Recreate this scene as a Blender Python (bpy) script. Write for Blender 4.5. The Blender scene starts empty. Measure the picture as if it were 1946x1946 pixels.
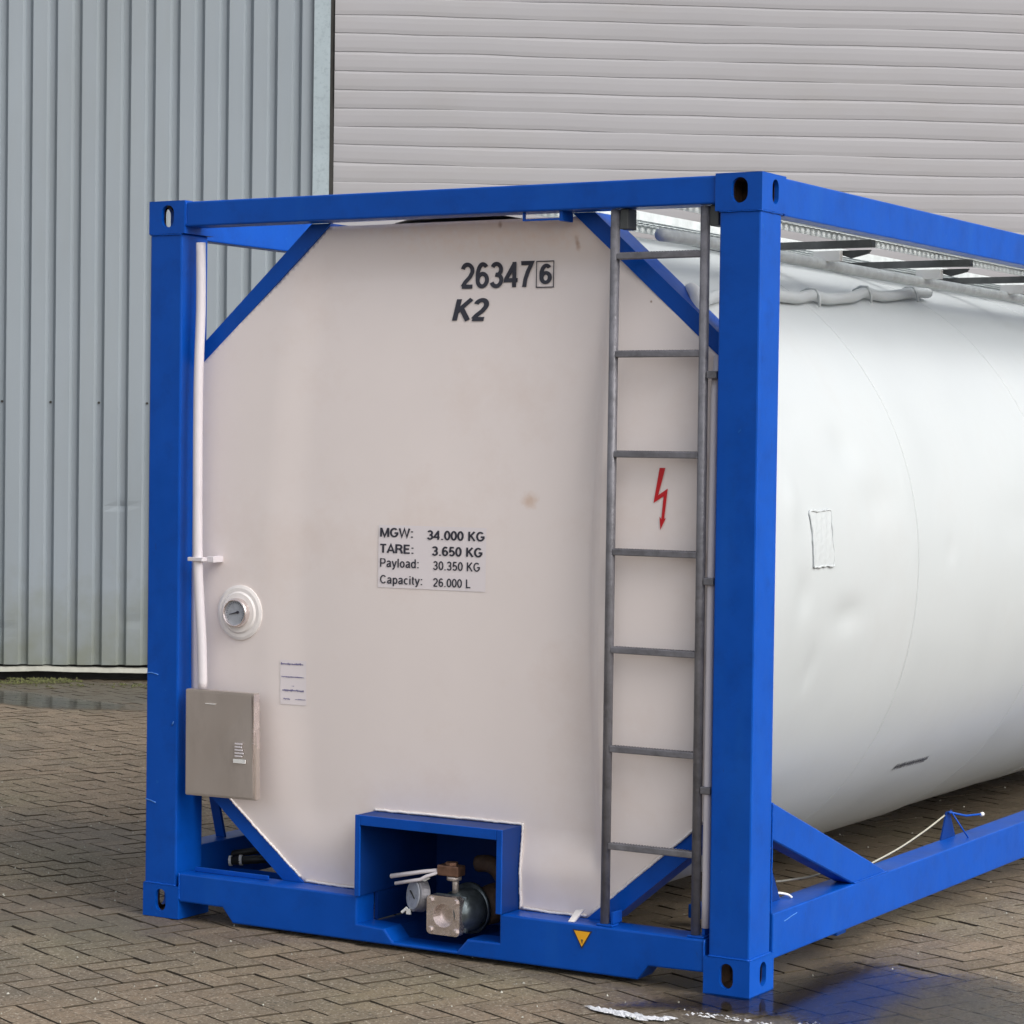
import bpy, bmesh, math, random
from mathutils import Vector, Matrix, noise
random.seed(7)
sc = bpy.context.scene
COL = sc.collection
R = math.radians

# ------------------------------------------------------------------ camera
cam_d = bpy.data.cameras.new("camera")
cam = bpy.data.objects.new("camera", cam_d); COL.objects.link(cam)
cam_d.sensor_width = 36.0; cam_d.sensor_fit = 'HORIZONTAL'
cam_d.lens = 36.0 * 4687.325 / 1946.0
cam_d.clip_start = 0.1; cam_d.clip_end = 2000
YAW, PIT, ROL = 0.5403758, -0.0271196, 0.0133634
f = Vector((-math.sin(YAW)*math.cos(PIT), math.cos(YAW)*math.cos(PIT), math.sin(PIT)))
rt = Vector((math.cos(YAW), math.sin(YAW), 0)); up = rt.cross(f)
rt2 = rt*math.cos(ROL) + up*math.sin(ROL); up2 = rt2.cross(f)
m = Matrix((rt2, up2, -f)).transposed().to_4x4()
m.translation = Vector((5.741123, -6.991580, 1.728979))
cam.matrix_world = m
sc.camera = cam

# ------------------------------------------------------------------ sky, sun, exposure
SUN_EL, SUN_AZ = R(40), R(-8)          # azimuth measured from +X towards +Y
sd = Vector((math.cos(SUN_EL)*math.cos(SUN_AZ), math.cos(SUN_EL)*math.sin(SUN_AZ), math.sin(SUN_EL)))
w = bpy.data.worlds.new("World"); sc.world = w; w.use_nodes = True
nt = w.node_tree; nt.nodes.clear()
sky = nt.nodes.new('ShaderNodeTexSky'); sky.sky_type = 'NISHITA'; sky.sun_disc = False
sky.sun_elevation = SUN_EL; sky.sun_rotation = math.atan2(sd.x, sd.y)
sky.air_density = 1.0; sky.dust_density = 4.0; sky.ozone_density = 1.0
hs = nt.nodes.new('ShaderNodeHueSaturation'); hs.inputs['Saturation'].default_value = 0.30
bg = nt.nodes.new('ShaderNodeBackground'); bg.inputs['Strength'].default_value = 0.15
wo = nt.nodes.new('ShaderNodeOutputWorld')
nt.links.new(sky.outputs[0], hs.inputs['Color']); nt.links.new(hs.outputs[0], bg.inputs['Color'])
nt.links.new(bg.outputs[0], wo.inputs[0])
sl = bpy.data.lights.new("sun", 'SUN'); sl.energy = 0.9; sl.angle = R(45); sl.color = (1.0, 0.97, 0.93)
so = bpy.data.objects.new("sun", sl); COL.objects.link(so)
so.rotation_euler = (-sd).to_track_quat('-Z', 'Y').to_euler(); so.location = (8, 2, 9)
sc.view_settings.view_transform = 'Standard'; sc.view_settings.look = 'None'
sc.view_settings.exposure = 0.55; sc.view_settings.gamma = 1.0

# ------------------------------------------------------------------ materials
def mat(name, col, rough=0.5, metal=0.0, var=0.06, vscale=3.0, bump=0.0, bscale=40.0, spec=0.5,
        coat=0.0, grime=None, grime_amt=0.0, grime_scale=2.0, rvar=0.08, stretch=(1,1,1)):
    m = bpy.data.materials.new(name); m.use_nodes = True
    t = m.node_tree; b = t.nodes['Principled BSDF']; N = t.nodes.new; L = t.links.new
    g = N('ShaderNodeNewGeometry')
    mp = N('ShaderNodeMapping'); mp.inputs['Scale'].default_value = stretch
    L(g.outputs['Position'], mp.inputs['Vector'])
    n1 = N('ShaderNodeTexNoise'); n1.inputs['Scale'].default_value = vscale; n1.inputs['Detail'].default_value = 6
    n1.inputs['Roughness'].default_value = 0.6
    L(mp.outputs[0], n1.inputs['Vector'])
    r1 = N('ShaderNodeMapRange'); r1.inputs['From Min'].default_value = 0.3; r1.inputs['From Max'].default_value = 0.7
    r1.inputs['To Min'].default_value = 1-var; r1.inputs['To Max'].default_value = 1+var
    L(n1.outputs['Fac'], r1.inputs['Value'])
    mul = N('ShaderNodeVectorMath'); mul.operation = 'SCALE'
    mul.inputs[0].default_value = col[:3]; L(r1.outputs[0], mul.inputs['Scale'])
    out = mul.outputs[0]
    if grime:
        n2 = N('ShaderNodeTexNoise'); n2.inputs['Scale'].default_value = grime_scale; n2.inputs['Detail'].default_value = 9
        n2.inputs['Roughness'].default_value = 0.7
        L(mp.outputs[0], n2.inputs['Vector'])
        r2 = N('ShaderNodeMapRange'); r2.inputs['From Min'].default_value = 0.5; r2.inputs['From Max'].default_value = 0.75
        r2.inputs['To Max'].default_value = grime_amt; L(n2.outputs['Fac'], r2.inputs['Value'])
        mx = N('ShaderNodeMix'); mx.data_type = 'RGBA'; L(r2.outputs[0], mx.inputs['Factor'])
        L(out, mx.inputs['A']); mx.inputs['B'].default_value = (*grime, 1); out = mx.outputs['Result']
    L(out, b.inputs['Base Color'])
    rr = N('ShaderNodeMapRange'); rr.inputs['From Min'].default_value = 0.3; rr.inputs['From Max'].default_value = 0.7
    rr.inputs['To Min'].default_value = max(0.02, rough-rvar); rr.inputs['To Max'].default_value = rough+rvar
    L(n1.outputs['Fac'], rr.inputs['Value']); L(rr.outputs[0], b.inputs['Roughness'])
    b.inputs['Metallic'].default_value = metal; b.inputs['Specular IOR Level'].default_value = spec
    b.inputs['Coat Weight'].default_value = coat; b.inputs['Coat Roughness'].default_value = 0.15
    if bump:
        n3 = N('ShaderNodeTexNoise'); n3.inputs['Scale'].default_value = bscale; n3.inputs['Detail'].default_value = 4
        L(mp.outputs[0], n3.inputs['Vector'])
        bp = N('ShaderNodeBump'); bp.inputs['Strength'].default_value = bump; bp.inputs['Distance'].default_value = 0.01
        L(n3.outputs['Fac'], bp.inputs['Height']); L(bp.outputs[0], b.inputs['Normal'])
    return m

M = {}
M['blue'] = mat('blue_paint', (0.0015, 0.070, 0.40), 0.36, var=0.08, vscale=5, bump=0.12, bscale=14, spec=0.2,
                grime=(0.003, 0.035, 0.20), grime_amt=0.4, grime_scale=9)
M['blue_dark'] = mat('blue_paint_darkened', (0.002, 0.030, 0.17), 0.5, var=0.15, vscale=5, spec=0.2)  # darker blue: the shade inside the valve box is put into the colour
def add_wear(m, chip, rust):
    t = m.node_tree; b = t.nodes['Principled BSDF']; N = t.nodes.new; L = t.links.new
    src = b.inputs['Base Color'].links[0].from_socket; g = N('ShaderNodeNewGeometry')
    for scale, sc3, lo, hi, col, amt in ((26, (1, 1, 1), 0.70, 0.73, chip, 0.8), (38, (1, 1, 0.25), 0.70, 0.76, rust, 0.6), (5, (1, 1, 0.12), 0.56, 0.74, chip, 0.30)):
        mp = N('ShaderNodeMapping'); mp.inputs['Scale'].default_value = sc3; L(g.outputs['Position'], mp.inputs['Vector'])
        n = N('ShaderNodeTexNoise'); n.inputs['Scale'].default_value = scale; n.inputs['Detail'].default_value = 5; n.inputs['Roughness'].default_value = 0.6
        L(mp.outputs[0], n.inputs['Vector'])
        r = N('ShaderNodeMapRange'); r.inputs['From Min'].default_value = lo; r.inputs['From Max'].default_value = hi; r.inputs['To Max'].default_value = amt
        L(n.outputs['Fac'], r.inputs['Value'])
        mx = N('ShaderNodeMix'); mx.data_type = 'RGBA'; L(r.outputs[0], mx.inputs['Factor']); L(src, mx.inputs['A'])
        mx.inputs['B'].default_value = (*col, 1); src = mx.outputs['Result']
    L(src, b.inputs['Base Color'])
add_wear(M['blue'], (0.012, 0.11, 0.42), (0.02, 0.03, 0.09))
M['white'] = mat('white_cladding', (0.485, 0.515, 0.525), 0.42, var=0.03, vscale=2.2, bump=0.10, bscale=2.6, spec=0.4,
                 grime=(0.44, 0.45, 0.45), grime_amt=0.45, grime_scale=2.2, rvar=0.05)
M['galv'] = mat('galvanised_steel', (0.185, 0.182, 0.20), 0.48, metal=0.35, var=0.2, vscale=22, bump=0.25, bscale=60,
                grime=(0.06, 0.058, 0.06), grime_amt=0.6, grime_scale=14)
M['steel'] = mat('stainless_steel', (0.52, 0.46, 0.42), 0.42, metal=0.7, var=0.08, vscale=3.5, bump=0.15, bscale=9,
                 grime=(0.30, 0.255, 0.225), grime_amt=0.5, grime_scale=4, stretch=(1, 1, 0.35))
M['chrome'] = mat('polished_steel', (0.78, 0.70, 0.68), 0.25, metal=0.9, var=0.12, vscale=30, bump=0.2, bscale=40)
M['bluegrey'] = mat('grey_valve_metal', (0.16, 0.19, 0.20), 0.35, metal=0.7, var=0.35, vscale=25, bump=0.2, bscale=40)
M['brown'] = mat('stained_brass', (0.23, 0.13, 0.09), 0.45, metal=0.7, var=0.3, vscale=50)
M['rusty'] = mat('dark_rusty_iron', (0.085, 0.050, 0.032), 0.7, var=0.4, vscale=30, bump=0.4, bscale=60)
M['pipew'] = mat('white_pipe', (0.66, 0.62, 0.65), 0.45, var=0.04, vscale=6)
M['black'] = mat('black_rubber', (0.02, 0.019, 0.018), 0.5, var=0.2, vscale=20)
M['ink'] = mat('black_lettering', (0.03, 0.03, 0.045), 0.45, var=0.05)
M['inkblue'] = mat('faded_lettering', (0.16, 0.15, 0.30), 0.5, var=0.1, vscale=60)
M['seal'] = mat('white_sealant', (0.80, 0.76, 0.74), 0.5, var=0.05, vscale=30)
M['sticker'] = mat('sticker_film', (0.79, 0.73, 0.745), 0.35, var=0.02)
M['red'] = mat('red_film', (0.55, 0.006, 0.012), 0.4, var=0.05)
M['yellow'] = mat('yellow_film', (0.85, 0.42, 0.02), 0.4, var=0.05)
M['dial'] = mat('dial_face', (0.36, 0.38, 0.42), 0.3, var=0.1, vscale=60)
M['lugwhite'] = mat('white_plastic', (0.75, 0.75, 0.73), 0.4, var=0.04)
M['rope'] = mat('pale_cable', (0.38, 0.37, 0.30), 0.6, var=0.1, vscale=30)
M['darkmetal'] = mat('dark_walkway_steel', (0.075, 0.08, 0.08), 0.5, metal=0.3, var=0.3, vscale=12)
M['grate'] = mat('galvanised_grating', (0.60, 0.64, 0.64), 0.5, metal=0.1, var=0.15, vscale=18)
M['clad'] = mat('grey_blue_cladding', (0.25, 0.285, 0.315), 0.5, var=0.05, vscale=1.2, spec=0.35,
                grime=(0.22, 0.24, 0.235), grime_amt=0.30, grime_scale=2.0, stretch=(1, 1, 0.25))
M['trim'] = mat('pale_blue_trim', (0.31, 0.37, 0.40), 0.45, var=0.06, vscale=4, grime=(0.14, 0.17, 0.18), grime_amt=0.5, grime_scale=30)
M['door'] = mat('grey_slat_paint', (0.335, 0.330, 0.345), 0.55, var=0.03, vscale=0.9, spec=0.3,
                grime=(0.315, 0.302, 0.295), grime_amt=0.5, grime_scale=0.8, stretch=(1, 1, 3))
M['flash'] = mat('pale_flashing', (0.36, 0.36, 0.31), 0.55, var=0.15, vscale=12)
M['plinth'] = mat('dark_plinth', (0.035, 0.033, 0.03), 0.8, var=0.3, vscale=10)
M['roofm'] = mat('grey_roof', (0.2, 0.2, 0.2), 0.6)

# grime creeping up the lowest part of the hall cladding (algae and splash)
def add_splash(m, z0, z1, col, amt):
    t = m.node_tree; b = t.nodes['Principled BSDF']; N = t.nodes.new; L = t.links.new
    src = b.inputs['Base Color'].links[0].from_socket
    g = N('ShaderNodeNewGeometry'); s = N('ShaderNodeSeparateXYZ'); L(g.outputs['Position'], s.inputs[0])
    n = N('ShaderNodeTexNoise'); n.inputs['Scale'].default_value = 7; n.inputs['Detail'].default_value = 6
    L(g.outputs['Position'], n.inputs['Vector'])
    ad = N('ShaderNodeMath'); ad.operation = 'MULTIPLY_ADD'; L(n.outputs['Fac'], ad.inputs[0])
    ad.inputs[1].default_value = 0.9; L(s.outputs['Z'], ad.inputs[2])
    r = N('ShaderNodeMapRange'); r.inputs['From Min'].default_value = z0+0.4; r.inputs['From Max'].default_value = z1+0.5
    r.inputs['To Min'].default_value = amt; r.inputs['To Max'].default_value = 0; L(ad.outputs[0], r.inputs['Value'])
    mx = N('ShaderNodeMix'); mx.data_type = 'RGBA'; L(r.outputs[0], mx.inputs['Factor']); L(src, mx.inputs['A'])
    mx.inputs['B'].default_value = (*col, 1); L(mx.outputs['Result'], b.inputs['Base Color'])
add_splash(M['clad'], 0.0, 0.75, (0.16, 0.165, 0.10), 0.65)

# front cladding: pinkish white, tan along the top edge
def front_mat():
    m = mat('white_front_cladding', (0.82, 0.742, 0.715), 0.45, var=0.02, vscale=1.8, bump=0.08, bscale=3.0, spec=0.35,
            grime=(0.72, 0.60, 0.54), grime_amt=0.5, grime_scale=1.9, rvar=0.05)
    t = m.node_tree; b = t.nodes['Principled BSDF']; N = t.nodes.new; L = t.links.new
    src = b.inputs['Base Color'].links[0].from_socket
    g = N('ShaderNodeNewGeometry')
    nz = N('ShaderNodeTexNoise'); nz.inputs['Scale'].default_value = 38; nz.inputs['Detail'].default_value = 5
    L(g.outputs['Position'], nz.inputs['Vector'])
    last = src
    # (centre, radius xyz, colour, strength): rust bloom on the middle panel, wide tan band and small rusty run marks at the top edge
    for c, s, col, a in (((1.555, 0.09, 1.545), (0.045, 1, 0.04), (0.62, 0.42, 0.30), 0.6),
                         ((1.45, 0.09, 2.50), (0.75, 1, 0.16), (0.80, 0.60, 0.49), 0.6),
                         ((1.71, 0.09, 2.40), (0.015, 1, 0.03), (0.35, 0.16, 0.07), 0.6),
                         ((1.42, 0.09, 2.468), (0.012, 1, 0.02), (0.30, 0.13, 0.06), 0.6),
                         ((2.0, 0.09, 2.20), (0.006, 1, 0.006), (0.3, 0.2, 0.15), 0.9),
                         ((2.095, 0.09, 0.75), (0.004, 1, 0.005), (0.1, 0.08, 0.08), 0.9)):
        mp = N('ShaderNodeVectorMath'); mp.operation = 'SUBTRACT'; L(g.outputs['Position'], mp.inputs[0]); mp.inputs[1].default_value = c
        dv = N('ShaderNodeVectorMath'); dv.operation = 'DIVIDE'; L(mp.outputs[0], dv.inputs[0]); dv.inputs[1].default_value = s
        ln = N('ShaderNodeVectorMath'); ln.operation = 'LENGTH'; L(dv.outputs[0], ln.inputs[0])
        ma = N('ShaderNodeMath'); ma.operation = 'MULTIPLY_ADD'; L(nz.outputs['Fac'], ma.inputs[0]); ma.inputs[1].default_value = 0.9
        L(ln.outputs['Value'], ma.inputs[2])
        r = N('ShaderNodeMapRange'); r.interpolation_type = 'SMOOTHSTEP'
        r.inputs['From Min'].default_value = 0.5; r.inputs['From Max'].default_value = 1.4
        r.inputs['To Min'].default_value = a; r.inputs['To Max'].default_value = 0; L(ma.outputs[0], r.inputs['Value'])
        mx = N('ShaderNodeMix'); mx.data_type = 'RGBA'; L(r.outputs[0], mx.inputs['Factor']); L(last, mx.inputs['A'])
        mx.inputs['B'].default_value = (*col, 1); last = mx.outputs['Result']
    L(last, b.inputs['Base Color'])
    return m
M['front'] = front_mat()

def paver_mat(name, joints=False):
    m = bpy.data.materials.new(name); m.use_nodes = True
    t = m.node_tree; b = t.nodes['Principled BSDF']; N = t.nodes.new; L = t.links.new
    g = N('ShaderNodeNewGeometry')
    def nz(scale, det=5, rough=0.6):
        n = N('ShaderNodeTexNoise'); n.inputs['Scale'].default_value = scale; n.inputs['Detail'].default_value = det
        n.inputs['Roughness'].default_value = rough; L(g.outputs['Position'], n.inputs['Vector']); return n.outputs['Fac']
    def mr(src, a, c, lo, hi):
        r = N('ShaderNodeMapRange'); r.inputs['From Min'].default_value = a; r.inputs['From Max'].default_value = c
        r.inputs['To Min'].default_value = lo; r.inputs['To Max'].default_value = hi; L(src, r.inputs['Value']); return r.outputs[0]
    def mix(fac, A, B):
        x = N('ShaderNodeMix'); x.data_type = 'RGBA'
        L(fac, x.inputs['Factor'])
        for s, v in (('A', A), ('B', B)):
            if isinstance(v, tuple): x.inputs[s].default_value = (*v, 1)
            else: L(v, x.inputs[s])
        return x.outputs['Result']
    at = N('ShaderNodeAttribute'); at.attribute_name = 'tint'
    base = mix(mr(at.outputs['Fac'], 0, 1, 0, 1), (0.160, 0.120, 0.080), (0.225, 0.170, 0.116))
    # large damp stains and greenish areas
    base = mix(mr(nz(0.55, 6, 0.65), 0.50, 0.64, 0, 0.75), base, (0.105, 0.095, 0.075))
    base = mix(mr(nz(0.9, 3, 0.5), 0.5, 0.7, 0, 0.45), base, (0.165, 0.155, 0.09))
    base = mix(mr(nz(4.5, 5, 0.7), 0.45, 0.75, 0, 0.4), base, (0.12, 0.095, 0.07))
    # aggregate: pale and dark grains
    base = mix(mr(nz(110, 3, 0.6), 0.56, 0.70, 0, 0.9), base, (0.42, 0.38, 0.31))
    base = mix(mr(nz(70, 3, 0.6), 0.34, 0.47, 0.8, 0), base, (0.06, 0.05, 0.036))
    # damp ellipses, with darker, smoother ones under the tank: (centre, radii)
    nn = nz(3.5, 5, 0.65)
    wet_dark = None
    for c, s, a in (((2.35, 0.25, 0), (0.60, 0.75, 9), 0.9), ((1.6, 0.7, 0), (1.3, 0.8, 9), 0.8),
                    ((-0.3, -0.15, 0), (0.95, 0.38, 9), 0.55), ((-1.1, 1.3, 0), (0.7, 0.55, 9), 0.45),
                    ((-5.2, 6.2, 0), (3.4, 1.2, 9), 1.0), ((1.4, 3.4, 0), (1.3, 3.2, 9), 0.75), ((3.2, -0.1, 0), (0.75, 0.6, 9), 0.35)):
        sb = N('ShaderNodeVectorMath'); sb.operation = 'SUBTRACT'; L(g.outputs['Position'], sb.inputs[0]); sb.inputs[1].default_value = c
        dv = N('ShaderNodeVectorMath'); dv.operation = 'DIVIDE'; L(sb.outputs[0], dv.inputs[0]); dv.inputs[1].default_value = s
        ln = N('ShaderNodeVectorMath'); ln.operation = 'LENGTH'; L(dv.outputs[0], ln.inputs[0])
        ma = N('ShaderNodeMath'); ma.operation = 'MULTIPLY_ADD'; L(nn, ma.inputs[0]); ma.inputs[1].default_value = 0.9; L(ln.outputs['Value'], ma.inputs[2])
        r = mr(ma.outputs[0], 0.95, 1.55, a, 0)
        if wet_dark is None: wet_dark = r
        else:
            mxm = N('ShaderNodeMath'); mxm.operation = 'MAXIMUM'; L(wet_dark, mxm.inputs[0]); L(r, mxm.inputs[1]); wet_dark = mxm.outputs[0]
    dark = mr(wet_dark, 0, 1, 0, 0.62)
    base = mix(dark, base, (0.045, 0.037, 0.026))
    if joints: base = mix(mr(nz(6), 0.4, 0.7, 0.75, 1.0), base, (0.045, 0.034, 0.020))
    L(base, b.inputs['Base Color'])
    L(mr(wet_dark, 0, 1, 0.85, 0.28), b.inputs['Roughness'])
    b.inputs['Specular IOR Level'].default_value = 0.4
    bp = N('ShaderNodeBump'); bp.inputs['Strength'].default_value = 0.5; bp.inputs['Distance'].default_value = 0.004
    L(nz(85, 4, 0.7), bp.inputs['Height']); L(bp.outputs[0], b.inputs['Normal'])
    return m
M['paver'] = paver_mat('concrete_paver'); M['soil'] = paver_mat('joint_sand', True)
M['joint'] = mat('joint_dirt', (0.050, 0.038, 0.024), 0.95, var=0.3, vscale=20)

def water_mat():
    m = bpy.data.materials.new('puddle_water'); m.use_nodes = True
    t = m.node_tree; t.nodes.clear(); N = t.nodes.new; L = t.links.new
    o = N('ShaderNodeOutputMaterial'); tr = N('ShaderNodeBsdfTransparent'); gl = N('ShaderNodeBsdfGlossy')
    tr.inputs['Color'].default_value = (0.88, 0.85, 0.80, 1); gl.inputs['Roughness'].default_value = 0.11
    g = N('ShaderNodeNewGeometry')
    n = N('ShaderNodeTexNoise'); n.inputs['Scale'].default_value = 30; n.inputs['Detail'].default_value = 5; n.inputs['Roughness'].default_value = 0.7
    L(g.outputs['Position'], n.inputs['Vector'])
    bp = N('ShaderNodeBump'); bp.inputs['Strength'].default_value = 0.12; bp.inputs['Distance'].default_value = 0.004
    L(n.outputs['Fac'], bp.inputs['Height']); L(bp.outputs[0], gl.inputs['Normal'])
    fr = N('ShaderNodeFresnel'); fr.inputs['IOR'].default_value = 1.45
    mx = N('ShaderNodeMixShader'); L(fr.outputs[0], mx.inputs[0]); L(tr.outputs[0], mx.inputs[1]); L(gl.outputs[0], mx.inputs[2])
    # paver grains stand out of the thin film, more and more towards its rim
    at = N('ShaderNodeAttribute'); at.attribute_name = 'rim'
    n2 = N('ShaderNodeTexNoise'); n2.inputs['Scale'].default_value = 55; n2.inputs['Detail'].default_value = 6; n2.inputs['Roughness'].default_value = 0.75
    L(g.outputs['Position'], n2.inputs['Vector'])
    ad = N('ShaderNodeMath'); ad.operation = 'MULTIPLY_ADD'; L(at.outputs['Fac'], ad.inputs[0]); ad.inputs[1].default_value = 0.5; L(n2.outputs['Fac'], ad.inputs[2])
    r = N('ShaderNodeMapRange'); r.inputs['From Min'].default_value = 0.54; r.inputs['From Max'].default_value = 0.72; L(ad.outputs[0], r.inputs['Value'])
    t2 = N('ShaderNodeBsdfTransparent'); mx2 = N('ShaderNodeMixShader')
    L(r.outputs[0], mx2.inputs[0]); L(t2.outputs[0], mx2.inputs[1]); L(mx.outputs[0], mx2.inputs[2]); L(mx2.outputs[0], o.inputs[0])
    return m
M['water'] = water_mat()

def foam_mat():
    m = mat('white_foam', (0.62, 0.63, 0.66), 0.6, var=0.05, vscale=30, bump=0.6, bscale=60)
    return m
M['foam'] = foam_mat()
M['moss'] = mat('moss', (0.075, 0.08, 0.025), 0.9, var=0.4, vscale=25)

# ------------------------------------------------------------------ mesh helpers
def obj(name, bm, m, parent=None, smooth=False, props=None):
    me = bpy.data.meshes.new(name); bm.normal_update(); bm.to_mesh(me); bm.free()
    o = bpy.data.objects.new(name, me); COL.objects.link(o)
    if isinstance(m, (list, tuple)):
        for q in m: me.materials.append(q)
    else: me.materials.append(m)
    if smooth:
        for p in me.polygons: p.use_smooth = True
    if parent is not None: o.parent = parent
    if props:
        for k, v in props.items(): o[k] = v
    return o

def thing(name, label, cat, group=None, loc=(0, 0, 0)):
    o = bpy.data.objects.new(name, None); COL.objects.link(o); o.location = loc
    o.empty_display_size = 0.2; o['label'] = label; o['category'] = cat
    if group: o['group'] = group
    return o

def box(bm, a, b, bev=0.0):
    a, b = Vector(a), Vector(b); c = (a+b)/2; s = b-a
    r = bmesh.ops.create_cube(bm, size=1.0, matrix=Matrix.Translation(c) @ Matrix.Diagonal((abs(s.x), abs(s.y), abs(s.z), 1)))
    if bev > 0:
        es = list({e for v in r['verts'] for e in v.link_edges})
        bmesh.ops.bevel(bm, geom=es, offset=bev, segments=2, profile=0.5, affect='EDGES')

def mkbox(name, a, b, m, parent, bev=0.004, smooth=False):
    bm = bmesh.new(); box(bm, a, b, bev); return obj(name, bm, m, parent, smooth)

def prism(bm, pts, d):
    """pts: list of Vector (planar loop), extruded by vector d"""
    vs = [bm.verts.new(p) for p in pts]; f0 = bm.faces.new(vs)
    r = bmesh.ops.extrude_face_region(bm, geom=[f0])
    nv = [g for g in r['geom'] if isinstance(g, bmesh.types.BMVert)]
    bmesh.ops.translate(bm, verts=nv, vec=Vector(d))
    bmesh.ops.recalc_face_normals(bm, faces=bm.faces[:])

def tube(bm, pts, r, seg=14, caps=True):
    pts = [Vector(p) for p in pts]; rings = []
    n = len(pts); ref = None
    for i, p in enumerate(pts):
        d = (pts[min(i+1, n-1)] - pts[max(i-1, 0)]).normalized()
        if ref is None:
            ref = d.orthogonal().normalized()
        ref = (ref - d*ref.dot(d)).normalized()
        bi = d.cross(ref); rr = r[i] if isinstance(r, (list, tuple)) else r
        rings.append([bm.verts.new(p + (ref*math.cos(2*math.pi*k/seg) + bi*math.sin(2*math.pi*k/seg))*rr) for k in range(seg)])
    for a, b in zip(rings, rings[1:]):
        for k in range(seg):
            bm.faces.new((a[k], a[(k+1) % seg], b[(k+1) % seg], b[k]))
    if caps:
        bm.faces.new(rings[0][::-1]); bm.faces.new(rings[-1])

def mktube(name, pts, r, m, parent, seg=14, smooth=True):
    bm = bmesh.new(); tube(bm, pts, r, seg); return obj(name, bm, m, parent, smooth)

def smooth_path(pts, k=6):
    pts = [Vector(p) for p in pts]; out = []
    P = [pts[0]] + pts + [pts[-1]]
    for i in range(1, len(P)-2):
        for j in range(k):
            t = j/k; p0, p1, p2, p3 = P[i-1], P[i], P[i+1], P[i+2]
            out.append(0.5*((2*p1) + (-p0+p2)*t + (2*p0-5*p1+4*p2-p3)*t*t + (-p0+3*p1-3*p2+p3)*t**3))
    out.append(pts[-1]); return out

def disc(bm, c, n, r, th, seg=32):
    c, n = Vector(c), Vector(n).normalized(); tube(bm, [c, c+n*th], r, seg)

def plate_hole(bm, o, u, v, w, h, hole, th):
    """rectangular plate w*h from corner o along unit u, v; hole=(cu, cv, rw, rh) stadium; walls go th along -(u x v)"""
    o, u, v = Vector(o), Vector(u), Vector(v); n = u.cross(v)
    rect = [(0, 0), (w, 0), (w, h), (0, h)]
    if not hole:
        bm.faces.new([bm.verts.new(o+u*a+v*b) for a, b in rect]); return
    cu, cv, rw, rh = hole; k = 10; st = []
    for i in range(k+1):
        t = math.pi*i/k; st.append((cu+rw*math.cos(t), cv+(rh-rw)+rw*math.sin(t)))
    for i in range(k+1):
        t = math.pi+math.pi*i/k; st.append((cu+rw*math.cos(t), cv-(rh-rw)+rw*math.sin(t)))
    V1 = [bm.verts.new(o+u*a+v*b) for a, b in rect]; V2 = [bm.verts.new(o+u*a+v*b) for a, b in st]
    es = [bm.edges.new((V1[i], V1[(i+1) % 4])) for i in range(4)] + [bm.edges.new((V2[i], V2[(i+1) % len(V2)])) for i in range(len(V2))]
    bmesh.ops.triangle_fill(bm, use_beauty=True, use_dissolve=False, edges=es)
    V3 = [bm.verts.new(q.co - n*th) for q in V2]
    L = len(V2)
    for i in range(L): bm.faces.new((V2[i], V2[(i+1) % L], V3[(i+1) % L], V3[i]))

# ------------------------------------------------------------------ GROUND
gnd = bmesh.new()
bmesh.ops.create_grid(gnd, x_segments=2, y_segments=2, size=400, matrix=Matrix.Translation((0, 0, -0.0105)))
obj('ground', gnd, M['soil'], props={'kind': 'structure'})

WA = R(35.5); WU = Vector((math.cos(WA), math.sin(WA), 0)); WN = Vector((math.sin(WA), -math.cos(WA), 0)); W0 = Vector((-6.559, 6.355, 0))
def WP(s, z, d=0.0): return W0 + WU*s + WN*d + Vector((0, 0, z))

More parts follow.
